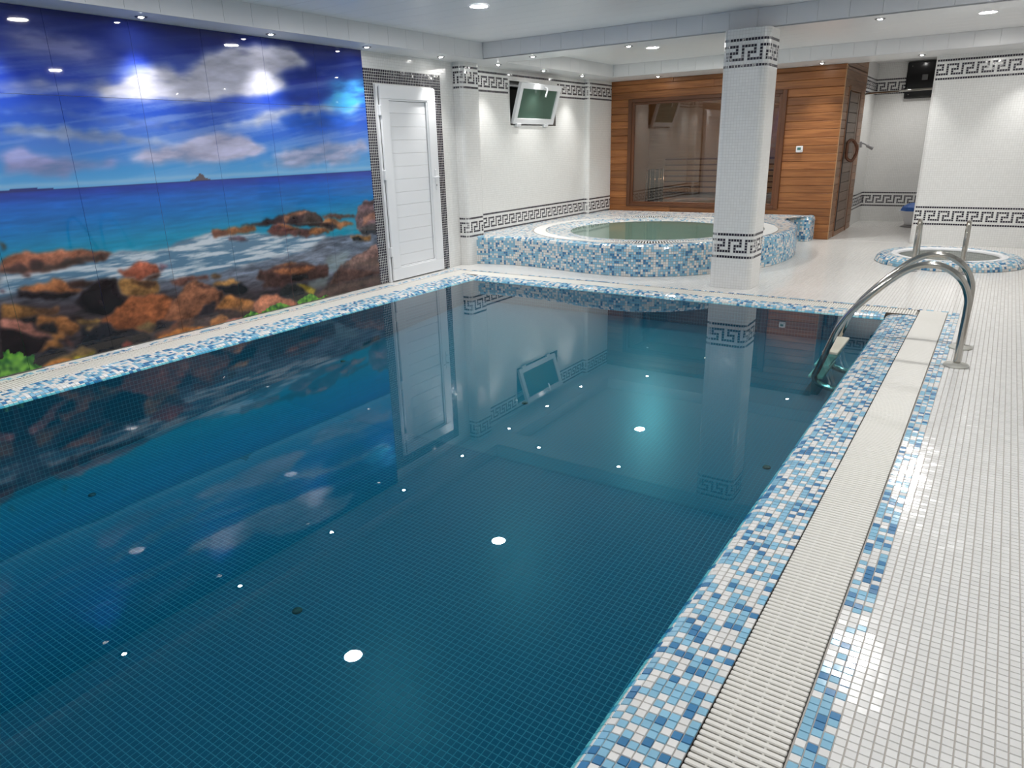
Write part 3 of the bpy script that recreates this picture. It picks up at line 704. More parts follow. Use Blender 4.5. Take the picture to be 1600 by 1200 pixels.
def paint_mural(U, Z):
    """sRGB picture of sky, sea and boulders for wall coordinates in metres (rows = z)"""
    cell = abs(Z[1, 0]-Z[0, 0])
    HZ = 1.153
    t = np.clip((Z-HZ)/(2.26-HZ), 0, 1)[..., None]
    n1 = fbm(U*1.6+.3*fbm(U*2, Z*6, 3), Z*7, 11)[..., None]
    stops = [(0, (95, 165, 215)), (.1, (70, 145, 205)), (.3, (55, 105, 200)), (.55, (38, 72, 190)), (.75, (30, 54, 158)), (1, (20, 32, 105))]
    img = np.zeros(U.shape+(3,))
    for (a, ca), (b, cb) in zip(stops[:-1], stops[1:]):
        m = (t >= a) & (t <= b); f = (t-a)/(b-a); img = np.where(m, np.array(ca)*(1-f)+np.array(cb)*f, img)
    wisps = np.clip((n1-.5)*4, 0, 1)*np.clip(1-abs(t-.5)*1.6, 0, 1)
    img = img*(1-.35*wisps)+np.array((130, 150, 205))*.35*wisps
    wob = (fbm(U*4, Z*9, 21)-.47)*.13; wob2 = (fbm(U*5, Z*12, 31)-.47)*.07
    wob = wob+(fbm(U*16, Z*30, 33)-.47)*.16; wob2 = wob2+(fbm(U*20, Z*24, 35)-.47)*.07
    sx = U+.25*Z
    wn = np.clip((fbm(sx*2.2+3, Z*9-.6*U, 41, 6)-.27)/.42, 0, 1); wf = np.clip((fbm(sx*6+1, Z*26-2*U, 43, 5)-.25)/.45, 0, 1)
    cir = np.clip((fbm(U*1.3+.5*Z, Z*22-3.2*U, 47, 6)-.46)*5, 0, 1)*np.clip(1.15-abs(t[..., 0]-.45)*1.9, 0, 1)*.42
    img = img*(1-cir[..., None])+np.array((165, 185, 222))*cir[..., None]
    for c_, b, pts in SKY:
        m = blur(inside(U+wob, Z+wob2, pts).astype(float), max(1, int(b*.007/cell)))
        soft = b >= 9
        m = np.clip(m*(.25+1.05*wn+.25*wf) if soft else m*(.78+.45*wn+.2*wf)-.08*(1-wf), 0, 1)
        tex = .80+.22*wn+.14*wf
        img = img*(1-m[..., None])+np.clip(np.array(c_)*tex[..., None], 0, 255)*m[..., None]
    hz = np.exp(-((Z-HZ-.02-.02*fbm(U*3, Z*0, 8))/.016)**2)[..., None]*.45
    img = img*(1-hz)+np.array((165, 190, 215))*hz
    # sea
    ts = np.clip((HZ-Z)/.55, 0, 1)[..., None]
    stops = [(0, (40, 62, 150)), (.06, (38, 70, 165)), (.16, (32, 98, 190)), (.45, (22, 115, 185)), (.7, (24, 135, 175)), (1, (30, 140, 170))]
    sea = np.zeros_like(img)
    for (a, ca), (b, cb) in zip(stops[:-1], stops[1:]):
        m = (ts >= a) & (ts <= b); f = (ts-a)/(b-a); sea = np.where(m, np.array(ca)*(1-f)+np.array(cb)*f, sea)
    sea *= (.86+.28*fbm(U*6, Z*60, 51))[..., None]
    img = np.where((Z < HZ)[..., None], sea, img)
    isl = (Z > HZ-.004) & (Z < HZ+.045*np.clip(1-abs(U-3.43)/.13, 0, 1)**1.5*(.6+.8*vnoise(U*40, U*0, 5)))
    img = np.where(isl[..., None], np.array((95, 85, 90)), img)
    isl = (Z > HZ-.004) & (Z < HZ+.02*np.clip(1-abs(U-2.15)/.25, 0, 1)); img = np.where(isl[..., None], np.array((45, 55, 120)), img)
    # surf and shallow water
    w2 = (fbm(U*7, Z*14, 61)-.47)*.10
    foamtop = inside(U+w2, Z+w2*.5, FOAM)
    base = blur((inside(U+w2, Z+w2*.6, FOAM) | (Z < .72-.05*(U-1.8))).astype(float), max(1, int(.012/cell)))[..., None]
    dk = np.clip((.56-.105*(U-1.8)-Z)/.14+.4*(fbm(U*4, Z*6, 75)-.5), 0, 1)[..., None]
    grey = (np.array((104, 112, 128))*(1-dk)+np.array((58, 50, 54))*dk)*(.5+1.0*fbm(U*9, Z*40, 71))[..., None]
    img = np.where((Z < HZ)[..., None], img*(1-base)+grey*base, img)
    fm = blur(foamtop.astype(float), max(1, int(.015/cell)))[..., None]
    streak = fbm(U*5+Z*3, Z*45, 81)[..., None]; streak = np.clip((streak-.36)*4, .15, 1)
    foam = np.array((70, 110, 140))*(1-streak)+np.array((196, 205, 214))*streak
    img = img*(1-fm)+foam*fm
    for pts in TEAL:
        m = blur(inside(U+w2, Z+w2, pts).astype(float), max(1, int(.02/cell)))[..., None]*.4; img = img*(1-m)+np.array((150, 172, 168))*m
    # boulders
    jit = (fbm(U*14, Z*14, 91)-.48)*.06; jit2 = (fbm(U*14+9, Z*14, 95)-.48)*.05
    gr = fbm(U*11+Z*5, Z*16-U*4, 101); fine = fbm(U*45, Z*60, 111)
    for c_, pts in ROCK:
        m = inside(U+jit, Z+jit2, pts)
        if not m.any(): continue
        zz = np.array(pts[1::2])/100; rel = (Z-zz.min())/(zz.max()-zz.min()+1e-6)
        sh = (.42+.9*gr+.4*(fine-.45))*(.78+.34*np.clip(rel, 0, 1))
        mm = blur(m.astype(float), 1)[..., None]
        img = img*(1-mm)+np.clip(np.array(c_)*sh[..., None], 0, 255)*mm
    for pts in PLANT:
        m = inside(U+jit*1.5, Z+jit2*1.5, pts)
        lf = vnoise(U*38+Z*22, Z*30-U*20, 121); lf = np.clip(lf*1.3-.1, 0, 1)[..., None]
        g = np.array((28, 78, 34))*(1-lf)+np.array((112, 170, 62))*lf
        img = np.where(m[..., None], g, img)
    return np.clip(img, 0, 255)
mural = empty('mural', label='glossy seaside mural of boulders, surf and cloudy blue sky on the left wall', cat='mural')
mural.matrix_world = LWM
RES = .0075; UM0, UM1 = -.90, 5.345; PAN = [(-.90, -.335), (-.335, .23), (.23, .795), (.795, 1.36), (1.36, 1.925), (1.925, 2.49), (2.49, 3.055), (3.055, 3.62), (3.62, 4.185), (4.185, 4.75), (4.75, 5.345)]
ug = np.arange(UM0, UM1+RES, RES); zg = np.arange(.004, SOF, RES)
UU, ZZ = np.meshgrid(ug, zg)
UUm = np.where(UU < 1.78, 3.56-UU, UU)              # beyond the left edge of the photograph the picture simply goes on
colr = np.clip(lin(paint_mural(UUm, ZZ))*MUR_GAIN, 0, .8)
for a, b in PAN:
    for z0, z1 in ((.004, 1.738), (1.738, SOF)):
        iu = np.where((ug >= a-1e-6) & (ug < b-RES*.5))[0]; iz = np.where((zg >= z0-1e-6) & (zg < z1-RES*.5))[0]
        u = ug[iu].copy(); z = zg[iz].copy(); g = .0011
        u[0] = a+g; u[-1] = b-g; z[0] = z0+g; z[-1] = z1-g
        A, B = np.meshgrid(u, z); nu, nz_ = len(u), len(z)
        V = np.stack([A.ravel(), np.full(A.size, -.008), B.ravel()], -1)
        k = (np.arange(nz_-1)[:, None]*nu+np.arange(nu-1)[None]).ravel()
        F = np.stack([k, k+1, k+1+nu, k+nu], -1)
        cv = colr[np.ix_(iz, iu)].reshape(-1, 3)
        # edges of the sheet
        e = len(V); V = np.vstack([V, [(u[0], 0, z[0]), (u[-1], 0, z[0]), (u[-1], 0, z[-1]), (u[0], 0, z[-1])]])
        q = [0, nu-1, nu*nz_-1, nu*(nz_-1)]
        F = np.vstack([F, [(q[i], e+i, e+(i+1) % 4, q[(i+1) % 4]) for i in range(4)]])
        cv = np.vstack([cv, cv[q]*.5])
        link('panel', quads('panel', V, F, M['mural'], cv), mural)

# ================================================================ DOOR
door = empty('door_1', label='white plastic panel door in the left wall beside the mural', kind='structure'); door.matrix_world = LWM
def db(name, u0, u1, z0, z1, d0, d1, mat, parent=door, bevel=.004, seg=2): return box(name, u0, u1, -d1, -d0, z0, z1, mat, parent, bevel, seg)
D0, D1, ZT = 5.479, 6.389, 1.966
db('frame', D0, D0+.035, 0, ZT, 0, .03, M['pvc']); db('frame', D1-.035, D1, 0, ZT, 0, .03, M['pvc']); db('frame', D0+.035, D1-.035, ZT-.035, ZT, 0, .03, M['pvc'])
L0, L1, Z0, Z1 = D0+.03, D1-.01, .012, ZT-.012; PI0, PI1, PZ0, PZ1 = 5.628, 6.243, .14, 1.83
leaf = [db('leaf_rail', L0, L1, Z0, PZ0, .012, .055, M['pvc'], bevel=.006), db('leaf_rail', L0, L1, PZ1, Z1, .012, .055, M['pvc'], bevel=.006), db('leaf_stile', L0, PI0, PZ0, PZ1, .012, .055, M['pvc'], bevel=.006), db('leaf_stile', PI1, L1, PZ0, PZ1, .012, .055, M['pvc'], bevel=.006)]
for u0, u1, z0, z1 in ((PI0, PI1, PZ0, PZ0+.014), (PI0, PI1, PZ1-.014, PZ1), (PI0, PI0+.014, PZ0, PZ1), (PI1-.014, PI1, PZ0, PZ1)): db('bead', u0, u1, z0, z1, .02, .046, M['pvc'], bevel=.003)
nb_ = 13; st = (PZ1-PZ0)/nb_
for i in range(nb_): db('panel_board', PI0, PI1, PZ0+i*st, PZ0+(i+1)*st-.0015, .012, .027, M['pvc'], bevel=.002, seg=1)
db('gasket', PI1-.017, PI1-.0135, PZ0+.012, PZ1-.012, .026, .0285, M['blackmatt'], bevel=0); db('gasket', PI0+.012, PI1-.012, PZ0+.0135, PZ0+.0165, .026, .0285, M['blackmatt'], bevel=0); db('gasket', PI0+.012, PI1-.012, PZ1-.017, PZ1-.0135, .026, .0285, M['blackmatt'], bevel=0)
for z in (.32, 1.10, 1.72): db('hinge', L0-.022, L0+.004, z-.05, z+.05, .03, .062, M['pvc'], bevel=.006)
db('gap_shadow', L0-.004, L0, .02, 1.94, .03, .034, M['blackmatt'], bevel=0)
hp = db('handle_plate', 6.295, 6.325, .91, 1.13, .055, .063, M['pvc'], bevel=.003)
link('handle', tube_mesh('handle', [(0, -.004, .0), (0, -.04, 0), (-.02, -.05, 0), (-.11, -.05, -.004)], .009, M['pvc'], 10, 4), hp, Matrix.Translation((0, 0, .03)))
link('keyhole', lathe_mesh('keyhole', [(0, .002), (.009, .002), (.01, 0)], M['grey'], 14), hp, Matrix.Translation((0, -.0045, -.06)) @ Matrix.Rotation(R(90), 4, 'X'))

# ================================================================ TILTED WINDOW
win = empty('window_1', (WX, (W0+W1)/2, WZ0), label='small white window tilted inwards above the hot tub', kind='structure')
hw = (W1-W0)/2
def wbx(name, x0, x1, y0, y1, z0, z1, mat, parent, bevel=.004): return box(name, x0, x1, y0, y1, z0, z1, mat, parent, bevel, 2)
FD = -.14
wbx('frame', FD-.05, FD, -hw, -hw+.05, 0, WZ1-WZ0, M['pvc'], win); wbx('frame', FD-.05, FD, hw-.05, hw, 0, WZ1-WZ0, M['pvc'], win)
wbx('frame', FD-.05, FD, -hw+.05, hw-.05, 0, .05, M['pvc'], win); wbx('frame', FD-.05, FD, -hw+.05, hw-.05, WZ1-WZ0-.05, WZ1-WZ0, M['pvc'], win)
sash = empty('sash', (.025, -.045, .015), parent=win); sash.rotation_euler = (0, R(17), 0)
SW, SH, SP = .50, .505, .07
wbx('sash_rail', -.045, 0, -SW, SW, 0, SP, M['pvc'], sash); wbx('sash_rail', -.045, 0, -SW, SW, SH-SP, SH, M['pvc'], sash)
wbx('sash_stile', -.045, 0, -SW, -SW+SP, SP, SH-SP, M['pvc'], sash); wbx('sash_stile', -.045, 0, SW-SP, SW, SP, SH-SP, M['pvc'], sash)
wbx('pane', -.028, -.02, -SW+SP-.01, SW-SP+.01, SP-.01, SH-SP+.01, M['pane'], sash, 0)
hb = wbx('handle_base', 0, .012, .03, .06, SH-.055, SH-.015, M['pvc'], sash)
link('handle', tube_mesh('handle', [(.006, 0, 0), (.035, 0, 0), (.05, 0, -.02), (.05, -.01, -.11)], .011, M['pvc'], 10, 4), sash, Matrix.Translation((.01, .045, SH-.035)))
for y in (-.38, .30): wbx('hinge', -.02, .015, y-.05, y+.05, -.03, .01, M['pvc'], sash)

# ================================================================ OVERFLOW GRATES
def grate(name, frames, length, label, rods, gutter):
    g = empty(name, label=label, cat='drain grate', group='overflow grates around the pool')
    me = bbox_mesh('slat', length-.004, .0152, .012, M['grate'], .0025, 1, (0, 0, -.006))
    for mw in frames: link('slat', me, g, mw)
    for r_ in rods: link('support_rod', r_, g)
    link('gutter', gutter, g); return g
def grate_len(pts_in, pts_out, z=-.05):
    """gutter trough between two polylines"""
    V = []; F = []; n = len(pts_in)
    for (a, b) in zip(pts_in, pts_out): V += [(a[0], a[1], -.001), (a[0], a[1], z), (b[0], b[1], z), (b[0], b[1], -.001)]
    for i in range(n-1):
        for j in range(3): F.append((4*i+j, 4*i+j+1, 4*i+j+5, 4*i+j+4))
    return mesh('gutter', V, F, M['gutter'])
def rod(pts): return tube_mesh('support_rod', [(x, y, -.0075) for x, y in pts], .0045, M['grate'], 6, 0)
PITCH_S = .0198
def straight(xa, xb, y0, y1, name, label):
    xm = (xa+xb)/2
    fr = [Matrix.Translation((xm, y, -.001)) for y in np.arange(y0, y1, PITCH_S)]
    rods = [rod([(xm+o, y0), (xm+o, y1)]) for o in (-.05, 0, .05)]
    return grate(name, fr, abs(xb-xa), label, rods, grate_len([(xa, y0-.1), (xa, y1)], [(xb, y0-.1), (xb, y1)]))
straight(GR0, GR1, .75, 6.475, 'overflow_grate', 'long cream slatted drain grate beside the walkway, next to the ladder')
straight(GL0, GL1, .75, far_outer(GL1)+.0, 'overflow_grate', 'slatted drain grate at the foot of the seaside mural')
fr = []; xc = np.arange(GL0+.01, GR0-.01, PITCH_S)
for x in xc:
    d = nin(x); m = Vector((x, far_inner(x)))+Vector((-d[0], -d[1]))*.098
    fr.append(Matrix.Translation((m.x, m.y, -.001)) @ Matrix.Rotation(math.atan2(d[1], d[0]), 4, 'Z'))
xp = np.append(np.arange(GL0, GR0, .1), GR0)
off = lambda o: [(x-nin(x)[0]*(.098+o), far_inner(x)-nin(x)[1]*(.098+o)) for x in xp]
grate('overflow_grate', fr, .196, 'slatted drain grate across the far pool end, in front of hot tub and column', [rod(off(o)) for o in (-.05, 0, .05)], grate_len(off(-.098), off(.098)))

# ================================================================ POOL LADDER
lad = empty('pool_ladder', (-.07, 5.145, 0), label='bent stainless steel ladder with two rails reaching into the swimming pool', cat='ladder')
RAIL = [(-.068, 0), (-.066, .2), (-.064, .34), (-.072, .43), (-.117, .523), (-.2, .586), (-.29, .603), (-.38, .577), (-.49, .493), (-.667, .30), (-.748, .17), (-.787, .06), (-.82, -.05), (-.852, -.15), (-.865, -.195), (-.84, -.235), (-.76, -.262), (-.66, -.268)]
for y in (4.913, 5.374):
    link('rail', tube_mesh('rail', [(x+.07, y-5.145, z) for x, z in RAIL], .0205, M['chrome'], 16, 6), lad)
    link('flange', lathe_mesh('flange', [(0.0, .02), (.024, .02), (.03, .016), (.066, .011), (.07, .004), (.07, 0), (0, 0)], plain('flange_plastic', (.55, .54, .49), .4), 28), lad, Matrix.Translation((.002, y-5.145, .0005)))
for x, z in ((-.79, -.018), (-.832, -.115), (-.862, -.20)):
    tr = box('tread', x-.045+.07, x+.05+.07, -.225, .225, z-.012, z+.006, M['cream'], lad, .005, 2)

# ================================================================ HOT TUB
TZ = .33
tub = empty('hot_tub', (TUBC[0], TUBC[1], 0), label='raised round hot tub clad in blue and white mosaic in front of the sauna', cat='hot tub')
def rel(v): v = np.array(v, float); v[..., 0] -= TUBC[0]; v[..., 1] -= TUBC[1]; return v
def tubprof(t):
    """profile from the foot up and over the edge -> (inset, z, normal angle above horizontal)"""
    r = .05; h = TZ-r
    if t <= h: return 0, t, 0
    a = min((t-h)/r, R(90)); rest = max(0, (t-h)-r*R(90)); return r*(1-math.cos(a))+rest, h+r*math.sin(a), a
def clad(path, rows, closed=False):
    p = np.array(path, float); d = np.diff(p, axis=0); L = np.hypot(d[:, 0], d[:, 1]); cum = np.concatenate([[0], np.cumsum(L)])
    n = int(cum[-1]/P); s = np.linspace(0, cum[-1], n+1)
    q = np.stack([np.interp(s, cum, p[:, 0]), np.interp(s, cum, p[:, 1])], -1)
    tan = np.gradient(q, axis=0); tan /= np.linalg.norm(tan, axis=1, keepdims=True); nrm_ = np.stack([tan[:, 1], -tan[:, 0]], -1)
    cs = []; ns = []
    for i in range(n):
        for j in range(rows):
            ia, za, aa = tubprof(j*P); ib, zb, ab = tubprof((j+1)*P)
            cs.append([(*(q[i]-nrm_[i]*ia), za), (*(q[i+1]-nrm_[i+1]*ia), za), (*(q[i+1]-nrm_[i+1]*ib), zb), (*(q[i]-nrm_[i]*ib), zb)])
            a = (aa+ab)/2; m = (nrm_[i]+nrm_[i+1])/2; ns.append((m[0]*math.cos(a), m[1]*math.cos(a), math.sin(a)))
    return np.array(cs), np.array(ns), q, nrm_
def bed_from(q, nrm_, rows, name, parent, conv):
    V = []; F = []; m = 14
    for i in range(len(q)):
        for j in range(m):
            ins, z, a = tubprof(j*rows*P/(m-1)); V.append((*(q[i]-nrm_[i]*(ins+.002*math.cos(a))), z-.002*math.sin(a)))
    for i in range(len(q)-1):
        for j in range(m-1): F.append((i*m+j, (i+1)*m+j, (i+1)*m+j+1, i*m+j+1))
    return link(name, mesh(name, conv(V), F, M['grout'], smooth=True), parent)
TUBP = (.38, .46, .16)
cs, ns, q, nr_ = clad(tub_outline(), 15)
tag(link('surround_tiles', tiles_mesh('surround_tiles', rel(cs), ns, pick(len(cs), TUBP), .002), tub), kind='stuff')
bed_from(q, nr_, 15, 'surround_bed', tub, rel)
bench = [(-2.64, 10.40), (-2.17, 10.40)]+[(-2.17+.06*math.sin(R(a)), 10.46-.06*math.cos(R(a))) for a in (15, 30, 45, 60, 75, 90)]+[(-2.11, 10.70)]
cs, ns, q, nr_ = clad(bench, 15)
tag(link('bench_tiles', tiles_mesh('bench_tiles', rel(cs), ns, pick(len(cs), TUBP), .002), tub), kind='stuff')
bed_from(q, nr_, 15, 'bench_bed', tub, rel)
# flat top
xs = np.arange(-5.345, -2.1, P); ys = np.arange(6.9, 10.7, P); X_, Y_ = np.meshgrid(xs, ys); X_ = X_.ravel(); Y_ = Y_.ravel()
ins = np.ones(len(X_), bool)
for ox, oy in ((-.07, 0), (.07, 0), (0, -.07), (0, .07), (.05, .05), (-.05, .05), (.05, -.05), (-.05, -.05)): ins &= in_tub(np.clip(X_+ox, -5.5, 9), Y_+oy)
RO, RI, RW = 1.50, 1.34, 1.02
ins &= np.hypot(X_-TUBC[0], Y_-TUBC[1]) > RO+.015
c_, n_ = flat_cells(np.zeros(ins.sum()), np.zeros(ins.sum()), TZ-.002); c_ = c_+np.stack([X_[ins]-P/2, Y_[ins]-P/2, np.zeros(ins.sum())], -1)[:, None]
tag(link('top_tiles', tiles_mesh('top_tiles', rel(c_), n_, pick(len(c_), (.74, .19, .07)), .002), tub), kind='stuff')  # extra white tiles put the ceiling's grazing reflection into the colour
o_ = [(x, y) for x, y in np.array(tub_outline())[::3, :2]]+[(-2.5, 10.42), (-2.15, 10.42), (-2.15, 10.69), (-5.36, 10.69), (-5.36, 6.98)]
def annulus_fill():
    """slab under the top tiles: from the ring grate out to the surround"""
    V = []; F = []; n = 96; ctr = np.array(TUBC); poly = np.array(o_)
    for k in range(n):
        a = 2*math.pi*k/n; d = np.array([math.cos(a), math.sin(a)]); best = 1.5
        for i in range(len(poly)):
            p0, p1 = poly[i], poly[(i+1) % len(poly)]; e = p1-p0; det = d[0]*-e[1]+d[1]*e[0]
            if abs(det) < 1e-9: continue
            w_ = p0-ctr; t = (w_[0]*-e[1]+w_[1]*e[0])/det; s_ = (d[0]*w_[1]-d[1]*w_[0])/det
            if t > 0 and -1e-6 <= s_ <= 1+1e-6: best = max(best, t)
        V += [(*(d*RO), TZ-.003), (*(d*(best-.045)), TZ-.003)]
    for k in range(n): F.append((2*k, 2*k+1, 2*((k+1) % n)+1, 2*((k+1) % n)))
    return mesh('top_bed', V, F, M['grout'])
link('top_bed', annulus_fill(), tub)
link('bench_top_bed', mesh('bench_top_bed', rel([(-2.75, 10.1, TZ-.0035), (-2.5, 10.1, TZ-.0035), (-2.15, 10.44, TZ-.0035), (-2.15, 10.69, TZ-.0035), (-2.75, 10.69, TZ-.0035)]), [(0, 1, 2, 3, 4)], M['grout']), tub)
# ring grate of radial slats
me = bbox_mesh('grate_slat', RO-RI-.004, .016, .012, plain('white_slat', (.74, .74, .72), .4), .003, 1, (0, 0, -.006))
for k in range(290):
    a = 2*math.pi*k/290; link('grate_slat', me, tub, Matrix.Rotation(a, 4, 'Z') @ Matrix.Translation(((RO+RI)/2, 0, TZ+.001)))
link('ring_gutter', lathe_mesh('ring_gutter', [(RI, TZ), (RI, TZ-.04), (RO, TZ-.04), (RO, TZ)], M['gutter'], 96, False), tub)
# inner lip tiles
cs = []; ns = []
nr = int((RI-RW)/P); na = int(2*math.pi*1.1/P)
for j in range(nr):
    for i in range(na):
        a0, a1 = 2*math.pi*i/na, 2*math.pi*(i+1)/na; ra, rb = RI-.004-j*(RI-RW)/nr, RI-.004-(j+1)*(RI-RW)/nr
        za = TZ-.002-.026*(j/nr)**2; zb = TZ-.002-.026*((j+1)/nr)**2
        cs.append([(rb*math.cos(a0), rb*math.sin(a0), zb), (ra*math.cos(a0), ra*math.sin(a0), za), (ra*math.cos(a1), ra*math.sin(a1), za), (rb*math.cos(a1), rb*math.sin(a1), zb)]); ns.append((0, 0, 1))
tag(link('lip_tiles', tiles_mesh('lip_tiles', np.array(cs), np.array(ns), pick(len(cs), (.68, .24, .08)), .002), tub), kind='stuff')  # whiter mix here too, painting in the grazing ceiling reflection
me = lathe_mesh('basin', [(RI, TZ-.004), (RW+.1, TZ-.016), (RW, TZ-.03), (RW-.02, .2), (.66, .2), (.62, .06), (0, .06)], M['tub_in'], 96)
link('basin', me, tub)
tw = link('tub_water', lathe_mesh('tub_water', [(0, 0), (RW+.035, 0)], M['tubwater'], 96)); tw.location = (TUBC[0], TUBC[1], TZ-.024)
tag(tw, 'murky green still water in the round hot tub', 'water', kind='stuff')

# ================================================================ PLUNGE POOL
pl = empty('plunge_pool', (PLC[0], PLC[1], 0), label='small round plunge pool with a raised blue and white mosaic rim', cat='plunge pool')
def plprof(t):
    a = min(t/.085, R(90)); rest = max(0, t-.085*R(90)); return .72-.085*(1-math.cos(a))-rest, .085*math.sin(a), a
cs = []; ns = []; na = int(2*math.pi*.68/P); npf = 8
for j in range(npf):
    ra, za, aa = plprof(j*P); rb, zb, ab = plprof((j+1)*P)
    for i in range(na):
        a0, a1 = 2*math.pi*i/na, 2*math.pi*(i+1)/na; am = (a0+a1)/2; an = (aa+ab)/2
        cs.append([(ra*math.cos(a0), ra*math.sin(a0), za), (ra*math.cos(a1), ra*math.sin(a1), za), (rb*math.cos(a1), rb*math.sin(a1), zb), (rb*math.cos(a0), rb*math.sin(a0), zb)])
        ns.append((math.cos(am)*math.cos(an), math.sin(am)*math.cos(an), math.sin(an)))
tag(link('rim_tiles', tiles_mesh('rim_tiles', np.array(cs), np.array(ns), pick(len(cs), (.48, .36, .16)), .002), pl), kind='stuff')
rb = plprof(npf*P)[0]
link('rim_bed', lathe_mesh('rim_bed', [(plprof(t)[0]-.002, plprof(t)[1]-.001) for t in np.linspace(0, npf*P, 14)], M['grout'], 64), pl)
link('white_ring', lathe_mesh('white_ring', [(rb, .084), (rb-.02, .088), (.50, .086), (.49, .075), (.49, .05)], M['pvc'], 64), pl)
V = []; F = []; UV = []; seg = 64
for k in range(seg):
    a0, a1 = 2*math.pi*k/seg, 2*math.pi*(k+1)/seg; b = len(V); r_ = .49; L = r_*(a1-a0)/P
    V += [(r_*math.cos(a0), r_*math.sin(a0), -.9), (r_*math.cos(a1), r_*math.sin(a1), -.9), (r_*math.cos(a1), r_*math.sin(a1), .06), (r_*math.cos(a0), r_*math.sin(a0), .06)]
    F.append((b+1, b, b+3, b+2)); UV += [((k+1)*L, -.9/P), (k*L, -.9/P), (k*L, .06/P), ((k+1)*L, .06/P)]
link('shaft', mesh('shaft', V, F, M['plunge_in'], uv=UV), pl)
link('bottom', lathe_mesh('bottom', [(0, -.9), (.49, -.9)], M['tub_in'], 32), pl)
pw = link('plunge_water', lathe_mesh('plunge_water', [(0, 0), (.489, 0)], M['plungewater'], 48)); pw.location = (PLC[0], PLC[1], -.06); tag(pw, 'dark still water inside the small plunge pool', 'water', kind='stuff')
pld = empty('plunge_ladder', (-.45, 8.42, 0), label='pair of upright steel grab rails at the small plunge pool', cat='ladder')
RL = [(0, 0), (0, .2), (.005, .36), (.05, .47), (.14, .505), (.23, .46), (.30, .32), (.35, .12), (.37, -.1), (.375, -.5)]
for x in (-.655, -.225):
    link('rail', tube_mesh('rail', [(x+.45, y, z) for y, z in RL], .0205, M['chrome'], 14, 6), pld)
    link('flange', lathe_mesh('flange', [(0, .02), (.024, .02), (.03, .016), (.05, .011), (.054, 0), (0, 0)], M['grey'], 24), pld, Matrix.Translation((x+.45, 0, .0005)))

# ================================================================ SAUNA
SX0, SX1, SY, SZ = -5.36, -1.92, 10.70, SOF
sa = empty('sauna_cabin', ((SX0+SX1)/2, SY, 0), label='sauna cabin clad in brown horizontal boards with a large framed window', cat='sauna')
ox, oy = (SX0+SX1)/2, SY
def sb(name, x0, x1, y0, y1, z0, z1, mat, parent=sa, bevel=.0045, seg=1): return box(name, x0-ox, x1-ox, y0-oy, y1-oy, z0, z1, mat, parent, bevel, seg)
G0, G1, GZ0, GZ1 = -4.985, -2.63, .40, 1.986        # window frame outside
bh = .1045
for i in range(22):
    z0 = i*bh; z1 = min(z0+bh-.003, SZ-.002)
    if z0 >= SZ-.01: break
    if z1 <= GZ0+.02 or z0 >= GZ1-.02:
        cut = random.uniform(-4.4, -2.4)
        xa = SX0+.0 if z1 > .35 else SX0
        sb('board', xa, cut-.001, SY, SY+.022, z0, z1, M['wood']); sb('board', cut+.001, SX1, SY, SY+.022, z0, z1, M['wood'])
    else:
        sb('board', SX0, G0+.02, SY, SY+.022, z0, z1, M['wood']); sb('board', G1-.02, SX1, SY, SY+.022, z0, z1, M['wood'])
DY0, DY1, DZ0, DZ1 = 11.10, 11.90, .075, 1.94; SYE = 12.37
for i in range(24):
    z0 = i*bh; z1 = min(z0+bh-.003, 2.449)
    if z0 >= DZ1: sb('side_board', SX1-.022, SX1, SY+.022 if z0 < SOF-.11 else SY+.112, SYE, z0, z1, M['woodY'])
    else:
        sb('side_board', SX1-.022, SX1, SY+.022, DY0, z0, z1, M['woodY']); sb('side_board', SX1-.022, SX1, DY1, SYE, z0, z1, M['woodY'])
sb('corner_strip', SX1-.004, SX1+.006, SY-.006, SY+.012, 0, SZ, plain('pale_wood_strip', (.46, .28, .15), .4))
sb('cabin_roof', SX0, SX1, SY+.03, SYE, SZ-.03, SZ-.01, M['woodin']); sb('cabin_floor', SX0, SX1-.03, SY+.03, SYE, 0.002, .02, M['woodin'])
sb('inner_back', SX0+.02, SX1-.03, SYE-.03, SYE-.01, 0, SZ-.03, M['woodin']); sb('inner_side', SX0, SX0+.02, SY+.03, SYE, 0, SZ-.03, M['woodin'])
sb('inner_side', SX1-.04, SX1-.024, DY1, SYE, 0, SZ-.03, M['woodin'])
for x0, x1, z0, z1 in ((SX0, SX1-.03, GZ1-.02, SZ-.035), (SX0+.025, G0+.03, .02, GZ1-.02), (G1-.03, SX1-.03, .02, GZ1-.02), (G0+.03, G1-.03, .02, GZ0+.02)): sb('light_leak_sheet', x0, x1, SY+.0225, SY+.029, z0, z1, M['handle'], bevel=0)  # sheets added to stop inside light leaking between the boards
# window frame in two steps and the glass
for x0, x1, z0, z1, m_ in ((G0, G0+.06, GZ0, GZ1, 'frameZ'), (G1-.06, G1, GZ0, GZ1, 'frameZ'), (G0+.06, G1-.06, GZ0, GZ0+.045, 'frameX'), (G0+.06, G1-.06, GZ1-.05, GZ1, 'frameX')):
    sb('window_frame', x0, x1, SY-.028, SY+.03, z0, z1, M[m_], bevel=.006, seg=2)
for x0, x1, z0, z1, m_ in ((G0+.06, G0+.10, GZ0+.045, GZ1-.05, 'frameZ'), (G1-.10, G1-.06, GZ0+.045, GZ1-.05, 'frameZ'), (G0+.10, G1-.10, GZ0+.045, GZ0+.07, 'frameX'), (G0+.10, G1-.10, GZ1-.085, GZ1-.05, 'frameX')):
    sb('glazing_bead', x0, x1, SY-.010, SY+.03, z0, z1, M[m_], bevel=.004)
sb('glass_pane', G0+.09, G1-.09, SY+.008, SY+.014, GZ0+.06, GZ1-.075, M['glass'], bevel=0)
